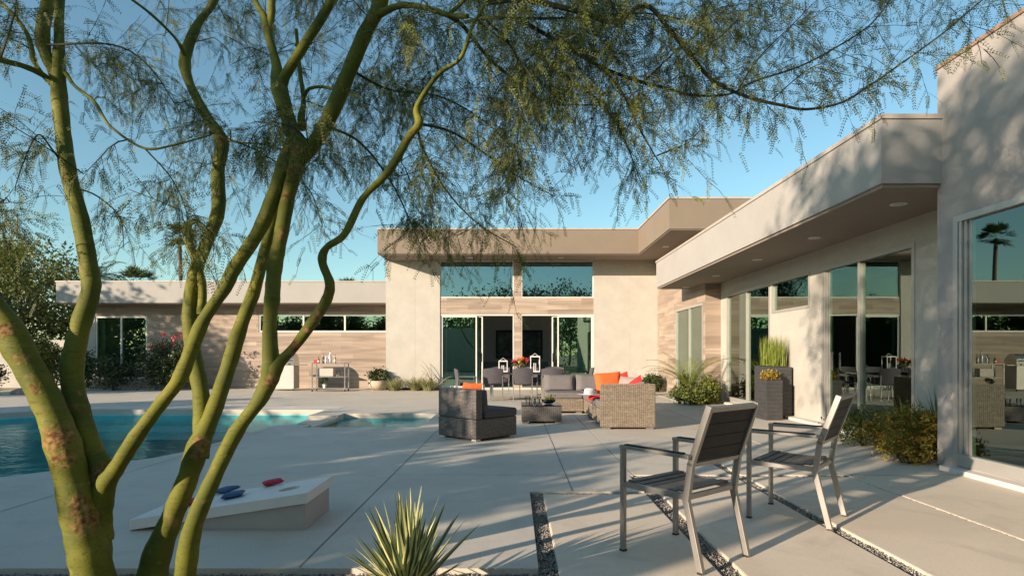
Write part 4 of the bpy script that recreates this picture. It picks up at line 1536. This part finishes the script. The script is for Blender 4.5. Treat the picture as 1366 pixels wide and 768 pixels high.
# ---------------- bar cart
bc = tag(empty('bar_cart', (-6.05, 19.75, 0)), 'steel bar cart with three shelves of bottles beside the stone wall', 'bar cart')
for (sx, sy) in ((-1, -1), (1, -1), (-1, 1), (1, 1)):
    MB().box(sx * .53 - .016, sx * .53 + .016, sy * .22 - .016, sy * .22 + .016, .06, .94).build('post', M_chrome, bc)
    MB().lathe((sx * .53, sy * .22, 0), [(.02, 0), (.03, .02), (.03, .045), (.015, .06)], 10).build('caster', M_black, bc)
for z in (.09, .46, .90):
    MB().box(-.54, .54, -.23, .23, z, z + .022).build('shelf', M_chrome, bc, bevel=.003)
MB().tube([(.54, -.2, .93), (.64, -.2, .95), (.64, .2, .95), (.54, .2, .93)], .011, 8).build('handle', M_chrome, bc)
BOT = [(-.36, -.1, .036, .22, (.28, .09, .03), 'amber bottle with a red seal, left end of the cart top'), (-.24, .02, .038, .30, (.20, .07, .02), 'brown liqueur bottle second from the left on the cart top'),
       (-.13, -.06, .036, .27, (.55, .60, .62), 'clear bottle with a pale label, centre left on the cart top'), (-.02, .02, .05, .40, (.55, .62, .70), 'tallest bottle, clear with a blue spot, middle of the cart top'),
       (.16, -.04, .036, .28, (.36, .20, .04), 'golden bottle at the right of the row on the cart top')]
for (x, y, r, h, c, lab) in BOT:
    b = tag(empty('bottle', (-6.05 + x, 19.75 + y, .923)), lab, 'bottle', 'bottles on the bar cart')
    MB().lathe((0, 0, 0), [(r, 0), (r, h * .58), (r * .35, h * .74), (r * .33, h * .92)], 14).build('body', mat('bottle_glass_%d' % int(c[0] * 100 + c[2] * 10), c, .12, spec=.8), b, smooth=True)
    MB().lathe((0, 0, h * .92), [(r * .40, 0), (r * .40, h * .08), (0, h * .08)], 10).build('cap', M_black if r < .05 else M_chrome, b)
    MB().lathe((0, 0, h * .15), [(r + .001, 0), (r + .001, h * .25)], 14).build('paper_label', M_whiteobj, b)
rb = MB().box(-.07, .07, -.05, .05, 0, .11).build('gift_box', mat('card_red', (.45, .03, .03), .5, var=.1), bevel=.004)
rb.location = (-6.05 - .45, 19.68, .923)
tag(rb, 'small red box at the left end of the bar cart top', 'box')
wb = MB().box(-.26, .26, -.12, .12, 0, .27).build('ice_chest', mat('cream_box', (.50, .44, .38), .5, var=.05), bevel=.02)
wb.location = (-6.05 - .14, 19.78, .483)
tag(wb, 'cream box standing on the middle shelf of the bar cart', 'box')
for k, (x, h) in enumerate(((.24, .17), (.31, .15), (.40, .18))):
    o = MB().lathe((0, 0, 0), [(.03, 0), (.034, h), (.03, h), (.026, .01), (0, .01)], 12).build('drinking_glass', M_glass_clear, smooth=True)
    o.location = (-6.05 + x, 19.66, .483)
    tag(o, ['squat clear glass, left of three on the middle shelf of the cart', 'smallest clear glass, between the other two on the middle shelf', 'clear glass at the right end of the middle shelf of the cart'][k], 'glass', 'glasses on the bar cart')
pp = tag(empty('potted_plant', (-6.2, 19.62, .112)), 'leafy plant in a small white pot on the bottom shelf of the bar cart', 'potted plant')
MB().lathe((0, 0, 0), [(.05, 0), (.07, .12), (.06, .12), (.05, .10), (0, .10)], 16).build('pot', M_whiteobj, pp, smooth=True)
c_, _ = clumps((0, 0, .22), (.15, .10, .10), 18, 18, .03)
quads_obj('foliage', leaf_quads(c_, .055), M_green_leaf, pp)

bn = tag(empty('added_daybed', (5.35, 4.7, .06)), 'added pale green daybed standing in for the sunlit surface behind the tall glass door', 'daybed')  # added piece, stands in for a sunlit surface seen through the glass
M_pg = mat('lit_pale_green', (.50, .60, .44), .9, var=.05)  # green of the sunlit look through glass put into the colour
MB().box(-.35, .55, -1.35, 1.3, .12, .55).build('seat', M_pg, bn, bevel=.04, bseg=3)
MB().box(-.35, -.15, -1.35, 1.3, .552, .98).build('backrest', M_pg, bn, bevel=.05, bseg=3)
for sx in (-.3, .48):
    for sy in (-1.28, 1.22):
        MB().box(sx, sx + .06, sy, sy + .06, 0, .12).build('leg', M_black, bn)
# room furniture seen through the right-hand doors
it = tag(empty('dining_table', (7.3, 9.3, .06)), 'dark dining table inside the room behind the wide sliding doors', 'table')
MB().box(-.5, .5, -.9, .9, .70, .74).build('tabletop', M_black, it, bevel=.005)
for sx in (-1, 1):
    for sy in (-1, 1):
        MB().box(sx * .44 - .03, sx * .44 + .03, sy * .84 - .03, sy * .84 + .03, 0, .70).build('leg', M_black, it)

# ================================================================== PLANTS
def shrub(name, x, y, z, rad, n, per, leaf, m, label, cat='shrub', group=None, m2=None, spread=.07, shell=.35, stems=6, aspect=.5):
    t = tag(empty(name, (x, y, z)), label, cat, group)
    rx, ry, rz = rad
    c, cc = clumps((0, 0, rz * .55), (rx, ry, rz * .5), n, per, spread, shell)
    c = c[c[:, 2] > .01]
    if m2:
        k = rng.random(len(c)) < .5
        quads_obj('foliage', leaf_quads(c[k], leaf, .2, aspect), m, t)
        quads_obj('blooms' if m2 in (M_gold_leaf, M_red_fl) else 'young_leaves', leaf_quads(c[~k], leaf, .2, aspect), m2, t)
    else:
        quads_obj('foliage', leaf_quads(c, leaf, .2, aspect), m, t)
    mb = MB()
    for i in range(stems):
        p = cc[i % len(cc)]
        mb.tube([(p[0] * .08, p[1] * .08, -.05), (p[0] * .4, p[1] * .4, p[2] * .6), tuple(p)], [.014, .010, .004], 5)
    mb.build('stems', M_twig, t)
    return t


def grass(name, x, y, z, n, h, m, label, rad=.12, wdt=.014, lean=.5, group=None, cat='grass', curl=.3):
    t = tag(quads_obj(name, blade_quads((0, 0, 0), n, h, 0, wdt, lean=lean, rad=rad, curl=curl), m), label, cat, group)
    t.location = (x, y, z)
    return t


# bed by the right-hand wall
g_ = 'shrubs in the bed by the right wall'
shrub('lantana', 4.72, 7.15, 0, (.50, .40, .52), 90, 60, .045, M_yel_leaf, 'bushy golden orange lantana in the bed by the grey block', group=g_, m2=M_gold_leaf, spread=.05)
shrub('lantana', 4.66, 8.0, 0, (.45, .42, .46), 60, 60, .042, M_green_leaf, 'greener bush with few gold flowers at the left of the bed by the sliding doors', group=g_, m2=M_yel_leaf, spread=.05)
shrub('lantana', 4.40, 6.72, 0, (.26, .24, .32), 45, 50, .042, M_gold_leaf, 'small golden bush at the near end of the bed, touching the block', group=g_, m2=M_yel_leaf, spread=.045)
grass('spiky_grass', 4.95, 7.45, 0, 260, .74, M_lime_leaf, 'tall spiky bright green grass behind the golden lantana', rad=.26, lean=.55, wdt=.012)
grass('spiky_grass', 5.08, 7.1, 0, 120, .84, M_green_leaf, 'dark green reedy grass against the shaded wall corner', rad=.18, lean=.4, wdt=.012)
# bed by the far recess
shrub('shrub', 4.30, 14.6, 0, (.50, .45, .42), 70, 55, .06, M_yel_leaf, 'low yellow green shrub spreading in front of the stone recess', m2=M_green_leaf, spread=.07)
shrub('shrub', 4.78, 14.8, 0, (.30, .40, .62), 60, 60, .06, M_yel_leaf, 'taller yellow green shrub in front of the plank stone return', spread=.07)
shrub('shrub', 4.45, 19.3, 0, (.40, .36, .52), 70, 60, .06, M_green_leaf, 'small round clipped shrub at the foot of the far cream wall', spread=.05)


def frond(base, az, L, droop, width, n, rise=1.0, lw=.022, curl=0.):
    """pinnate leaf: returns rachis points and leaflet quads"""
    q = []
    pts = []
    d = np.array([math.cos(az), math.sin(az), rise])
    d = d / np.linalg.norm(d)
    p = np.array(base, float)
    for k in range(n + 1):
        pts.append(p.copy())
        t = k / n
        d = d + np.array([0, 0, -droop / n * (1 + t)])
        d = d / np.linalg.norm(d)
        s = np.cross(d, [0, 0, 1.0])
        s = s / (np.linalg.norm(s) + 1e-6)
        if k > 1:
            w_ = width * math.sin(math.pi * min(1, .12 + .88 * t)) ** .6
            for sg in (1, -1):
                tip = p + (s * sg * .85 + d * .55 + np.array([0, 0, -.12 + .15 * random.random()])) * w_ * random.uniform(.85, 1.1)
                ww = d * lw * .5
                mid = (p + tip) / 2 + np.array([0, 0, .01])
                q.append([p - ww * .4, mid - ww, tip, mid + ww])
        p = p + d * L / n
    return pts, q


def cycad(x, y, z, nf, L, label, m=M_lime_leaf, width=.16):
    t = tag(empty('sago_palm', (x, y, z)), label, 'palm')
    MB().lathe((0, 0, -.02), [(.10, 0), (.12, .10), (.09, .24), (.03, .28)], 12).build('trunk', M_wood, t, smooth=True)
    Q = []
    rb_ = MB()
    for i in range(nf):
        pts, q = frond((0, 0, .24), 6.283 * i / nf + random.uniform(-.2, .2), L * random.uniform(.8, 1.1), random.uniform(.6, 1.3), width, 26, rise=random.uniform(.6, 2.2))
        Q += q
        rb_.tube([tuple(p) for p in pts], [.008 * (1 - .8 * k / len(pts)) for k in range(len(pts))], 4)
    quads_obj('fronds', np.array(Q), m, t)
    rb_.build('frond_ribs', M_yel_leaf, t)


cycad(4.35, 14.95, .12, 20, 1.35, 'arching feathery palm rising from the yellow shrubs by the recess')

# plants along the foot of the left stucco wall
g_ = 'spiky clumps along the foot of the cream wall'
grass('agave_clump', -4.0, 20.0, 0, 150, .52, M_pale_grass, 'leftmost spiky clump at the foot of the cream wall, just right of the bowl', rad=.16, wdt=.03, lean=.9, group=g_, cat='clump')
grass('agave_clump', -3.28, 20.05, 0, 150, .55, M_pale_grass, 'middle spiky clump, under the curving bare stems', rad=.16, wdt=.03, lean=.9, group=g_, cat='clump')
grass('agave_clump', -2.85, 19.95, 0, 150, .50, M_pale_grass, 'rightmost spiky clump, nearest the sliding doors', rad=.15, wdt=.03, lean=.9, group=g_, cat='clump')
oc = MB()
for k in range(9):
    a = random.uniform(-.5, 3.6)
    L = random.uniform(.6, 1.15)
    pts = []
    p = np.array([random.uniform(-.35, .4), 0, 0.])
    d = np.array([random.uniform(-.5, .6), random.uniform(-.3, .2), 1.1])
    for j in range(12):
        pts.append(tuple(p))
        d = d / np.linalg.norm(d)
        p = p + d * L / 11
        d = d + np.array([.10 * (1 if k % 2 else -.6), 0, -.10 * (j > 5)])
    oc.tube(pts, [.016 - .010 * j / 11 for j in range(12)], 6)
oo = tag(oc.build('bare_stem_succulent', mat('grey_stem', (.30, .26, .18), .8, var=.2, scale=20), smooth=True), 'curving bare grey stems of a desert plant against the cream wall', 'plant')
oo.location = (-3.0, 20.2, 0)
bl = tag(empty('stone_bowl', (-4.62, 20.35, 0)), 'squat pale stone bowl with a bushy green plant in the wall corner', 'planter')
MB().lathe((0, 0, 0), [(.16, 0), (.30, .12), (.34, .26), (.31, .32), (.27, .30), (.0, .26)], 22).build('bowl', mat('pale_stone', (.48, .40, .30), .8, var=.15, bump=.3), bl, smooth=True)
c_, _ = clumps((0, 0, .46), (.32, .25, .24), 40, 40, .05)
quads_obj('foliage', leaf_quads(c_, .08), M_green_leaf, bl)

# left wing planting
shrub('bougainvillea', -11.75, 20.3, 0, (.95, .5, 1.55), 120, 60, .09, M_dark_leaf, 'dark bougainvillea bush with a few red flowers right of the left window', spread=.13, shell=.2)
c_ = np.array([[-11.75 + random.gauss(.45, .38), 20.0 + random.gauss(0, .15), 1.62 + random.gauss(0, .16)] for _ in range(10)])
c_ = (c_[:, None, :] + rng.normal(size=(10, 9, 3)) * .035).reshape(-1, 3) - np.array([-11.75, 20.3, 0])
bg = [o for o in col.objects if o.name.startswith('bougainvillea')][0]
quads_obj('flowers', leaf_quads(c_, .07, aspect=.9), M_red_fl, bg)
g_ = 'bushes in front of the left wing'
shrub('bush', -13.5, 20.2, 0, (.75, .5, 1.1), 60, 45, .09, M_dark_leaf, 'loose dark bush covering the lower half of the left window', group=g_, spread=.13, shell=.2)
shrub('bush', -14.75, 20.3, 0, (.55, .5, 1.45), 70, 60, .09, M_green_leaf, 'upright bush with sparse leaves at the left edge of the left window', group=g_, spread=.12, shell=.2)
shrub('bush', -15.6, 20.0, 0, (.55, .5, 1.75), 80, 70, .09, M_yel_leaf, 'sunlit yellow green bush in front of the white garden wall', group=g_, spread=.13, shell=.2)
shrub('bush', -17.6, 19.6, 0, (.8, .6, .9), 60, 60, .09, M_dark_leaf, 'low dark bush at the far left beyond the pool', group=g_, spread=.12)
gw = tag(MB().box(-30, -15.35, 22.6, 22.85, -.06, 1.75).build('garden_wall', M_stucco, bevel=.01), 'white garden wall behind the bushes beyond the left wing', 'wall')


def boulder(x, y, s, label):
    mb = MB().lathe((0, 0, -.1), [(s * .8, 0), (s, s * .25), (s * .85, s * .55), (s * .45, s * .78), (0, s * .82)], 14)
    mb.v = [(a * (1 + .22 * math.sin(5 * b / s + 1)), b * .8 * (1 + .2 * math.sin(4 * a / s)), c * (1 + .15 * math.sin(3 * a / s + b / s))) for a, b, c in mb.v]
    o = mb.build('boulder', mat('boulder_stone', (.34, .25, .20), .9, var=.25, scale=5, bump=.6, bscale=12), smooth=True)
    o.location = (x, y, 0)
    tag(o, label, 'boulder', 'boulders beyond the pool')


boulder(-15.9, 17.6, .62, 'large brownish boulder at the far left beyond the pool')
boulder(-14.9, 18.2, .38, 'small pale boulder just right of the large one beyond the pool')


# yucca in the foreground bed
yu = tag(empty('variegated_yucca', (-.52, 2.92, -.04)), 'spiky variegated yucca with cream edged leaves in the foreground gravel', 'yucca')
Ysrc, Yedge = [], []
for i in range(95):
    a = random.uniform(0, 6.283)
    el = R(random.choice([random.uniform(22, 75), random.uniform(45, 88)]))
    L = random.uniform(.33, .55) * (.8 + .2 * math.sin(el))
    d = np.array([math.cos(a) * math.cos(el), math.sin(a) * math.cos(el), math.sin(el)])
    s = np.cross(d, [0, 0, 1.]); s /= np.linalg.norm(s)
    nrm = np.cross(s, d)
    b = d * .02 + np.array([0, 0, .02 + .05 * random.random()])
    wd = random.uniform(.017, .025)
    n = 6
    tw_ = random.uniform(-.35, .35)
    pr_ = None
    for k in range(n + 1):
        t = k / n
        ww = wd * (.75 + .6 * t if t < .35 else .96 * (1 - ((t - .35) / .65) ** 1.8)) + .0006
        p = b + d * L * t + np.array([0, 0, -.05 * t * t * math.cos(el)])
        s2 = s * math.cos(tw_ * t) + nrm * math.sin(tw_ * t)
        up = nrm * ww * .45
        row = (p - s2 * ww + up, p - s2 * ww * .48 + up * .3, p, p + s2 * ww * .48 + up * .3, p + s2 * ww + up)
        if pr_:
            Yedge.append([pr_[0], pr_[1], row[1], row[0]])
            Ysrc.append([pr_[1], pr_[2], row[2], row[1]])
            Ysrc.append([pr_[2], pr_[3], row[3], row[2]])
            Yedge.append([pr_[3], pr_[4], row[4], row[3]])
        pr_ = row
quads_obj('leaves', np.array(Ysrc), mat('yucca_green', (.07, .12, .045), .45, var=.15, scale=20, trans=.12), yu)
quads_obj('leaf_margins', np.array(Yedge), mat('yucca_cream', (.62, .60, .26), .5, var=.12, scale=20, trans=.2), yu)


# ---------------- trees
def broadleaf(x, y, h, r, n, per, leaf, m, label, group=None, base=.35, spread=.3, shell=.45, name='tree', m2=None, trunk_r=.14):
    t = tag(empty(name, (x, y, -.06)), label, 'tree', group)
    c, cc = clumps((0, 0, h * (base + (1 - base) / 2)), (r, r, h * (1 - base) / 2), n, per, spread, shell)
    quads_obj('crown', leaf_quads(c, leaf, .0), m, t)
    mb = MB()
    top = h * .55
    mb.tube([(0, 0, -.1), (.05 * r, 0, top * .5), (-.04 * r, .05 * r, top), (0, 0, h * .8)], [trunk_r, trunk_r * .8, trunk_r * .55, trunk_r * .2], 10)
    for i in range(min(16, n)):
        p = cc[i]
        z0 = h * random.uniform(.22, .5)
        mb.tube([(0, 0, z0), (p[0] * .45, p[1] * .45, z0 + (p[2] - z0) * .55), tuple(p)], [trunk_r * .4, trunk_r * .25, .015], 6)
    mb.build('trunk', M_wood, t, smooth=True)
    return t


def fanpalm(x, y, h, r, label, group, nf=34, m=M_green_leaf):
    t = tag(empty('fan_palm', (x, y, -.06)), label, 'palm', group)
    MB().tube([(0, 0, -.1), (.1, 0, h * .5), (0, 0, h)], [.15, .12, .11], 10).build('trunk', M_wood, t, smooth=True)
    Q = []
    for i in range(nf):
        az = random.uniform(0, 6.283)
        el = random.uniform(-.75, 1.35)
        d = np.array([math.cos(az) * math.cos(el), math.sin(az) * math.cos(el), math.sin(el)])
        c = np.array([0, 0, h]) + d * r * .5
        s = unit(np.cross(d, [0, 0, 1.0]))
        for k in range(13):
            a = -1.25 + 2.5 * k / 12
            dd = d * math.cos(a) + s * math.sin(a)
            tip = c + dd * r * .55 * random.uniform(.85, 1.1) + np.array([0, 0, -.12 * r * random.random()])
            ww = unit(np.cross(dd, np.cross(d, s))) * r * .035
            mid = (c * .45 + tip * .55)
            Q.append([c, mid - ww, tip, mid + ww])
        Q.append([np.array([0, 0, h]), c - s * .01, c, c + s * .01])
    quads_obj('crown', np.array(Q), m, t)
    return t


def pinnate_palm(x, y, h, L, label, group, nf=26):
    t = tag(empty('feather_palm', (x, y, -.06)), label, 'palm', group)
    MB().tube([(0, 0, -.1), (0, 0, h)], [.26, .2], 10).build('trunk', M_wood, t, smooth=True)
    Q = []
    for i in range(nf):
        pts, q = frond((0, 0, h), 6.283 * i / nf, L * random.uniform(.8, 1.1), random.uniform(.9, 1.8), .45, 34, rise=random.uniform(.2, 2.0), lw=.05)
        Q += q
    quads_obj('crown', np.array(Q), M_green_leaf, t)


# far trees
M_mesq = mat('leaf_mesquite', (.12, .135, .028), .6, island=.5, trans=.25)
g_ = 'trees beyond the garden wall'
broadleaf(-20.6, 25.0, 6.2, 3.0, 95, 130, .17, M_mesq, 'big olive green tree at the far left behind the garden wall', g_, base=.22, spread=.36)
broadleaf(-23.5, 23.0, 5.0, 2.6, 75, 120, .17, M_mesq, 'rounded olive tree at the left edge, partly behind the thick green stem', g_, base=.15, spread=.34)
broadleaf(-17.7, 28.0, 4.3, 2.2, 80, 150, .16, M_green_leaf, 'lower green tree just left of the cream roof end', g_, base=.12, spread=.32)
broadleaf(-27.5, 30.0, 7.5, 3.4, 100, 150, .2, M_mesq, 'taller olive tree further back at the far left', g_, base=.2, spread=.4)
g_ = 'palms behind the left wing'
pinnate_palm(-21.4, 30.5, 5.1, 2.6, 'feather palm whose fronds spread just above the left end of the roof', g_)
fanpalm(-22.6, 36.0, 5.4, 1.35, 'small fan palm standing above the roof, second from the left', g_)
fanpalm(-21.2, 38.0, 8.6, 1.15, 'tallest palm, a slim trunk with a shaggy head between the green stems', g_)
fanpalm(-11.0, 40.0, 5.3, 1.25, 'short fan palm peeping over the roof left of the tall hall', g_)
broadleaf(-8.7, 42, 5.9, 1.3, 26, 20, .12, M_green_leaf, 'thin wispy tree top just above the roof beside the hall', base=.5, spread=.3)

# unseen things placed outside the picture for window reflections and patio shade
def shade_hedge(x, y, h, wx, label, n=120):
    """an unseen broad shrub mass, added left of the pool to block the sun"""
    t = tag(empty('shade_oleander', (x, y, -.06)), label, 'shrub', 'unseen oleanders added left of the pool for shade')
    c, cc = clumps((0, 0, h * .5), (wx, wx * .75, h * .5), n, 75, .22, .1)
    c = c[c[:, 2] > 0]
    quads_obj('foliage', leaf_quads(c, .22), M_green_leaf, t)
    mb = MB()
    for i in range(8):
        p = cc[i]
        mb.tube([(0, 0, -.1), (p[0] * .4, p[1] * .4, p[2] * .5), tuple(p)], [.05, .03, .01], 5)
    mb.build('stems', M_wood, t)


for s_, h_ in ((-3.95, 3.1), (-5.0, 3.75), (-6.15, 3.2), (-7.25, 4.1), (-8.5, 3.5), (-9.65, 4.2), (-10.85, 4.0), (-12.1, 3.55), (-13.4, 3.1), (-14.7, 3.15), (-16.0, 3.2), (-17.2, 3.4)):
    k = s_ + 7.0
    shade_hedge(-10.9 + .629 * k - .25, .2 - .777 * k, h_, .68, 'dense tall shrub added out of view to shade the pool terrace')  # unseen row, heights shaped to shade and streak the patio
g_ = 'trees left of the pool'
broadleaf(-22.5, 13.4, 6.2, 2.2, 110, 60, .24, M_mesq, 'spreading tree left of the pool that shades the left wing', g_, base=.1, spread=.34)
broadleaf(-20.2, 14.8, 4.2, 1.3, 70, 60, .22, M_mesq, 'smaller tree left of the pool close to the spreading one', g_, base=.05, spread=.3)
g_ = 'unseen trees added far to the left'
for (x, y, h_, r_) in ((-30, -3, 5.6, 3), (-35, -9, 6.4, 3.4), (-27, -11, 6, 3), (-41, -2, 6.5, 3.4), (-33, 4, 5, 2.6), (-18, -19, 6.5, 3.2), (-25, -21, 7.5, 3.8), (-33, -20, 7.5, 3.8), (-11, -18, 6.5, 3.2)):
    broadleaf(x, y, h_, r_, 80, 50, .32, M_green_leaf, 'dense green tree added out of view far left to block the bright horizon in the glass', g_, base=.08, spread=.45)  # unseen, added to hide the bright horizon from the window reflections
g_ = 'trees behind the photographer'
for (x, y, h_, r_) in ((-4, -14, 6.5, 3.2), (2.5, -16, 7.5, 3.6), (9, -15, 6, 3), (-1, -22, 8.5, 4), (6, -24, 9, 4.2)):
    broadleaf(x, y, h_, r_, 90, 60, .30, M_green_leaf, 'dense green tree standing behind the photographer', g_, base=.12, spread=.45)
broadleaf(-8.9, -4.2, 9.4, 2.6, 125, 60, .17, M_mesq, 'tall tree by the wall behind the photographer whose shadow dapples the block', base=.50, spread=.30, shell=.1)
tag(MB().box(-9.5, 3.2, -5.25, -5.0, -.06, 3.2).build('garden_wall', M_stucco, bevel=.01), 'cream wall added unseen behind the photographer to shade the foreground', 'wall')  # unseen wall added to cast the shade across the near paving
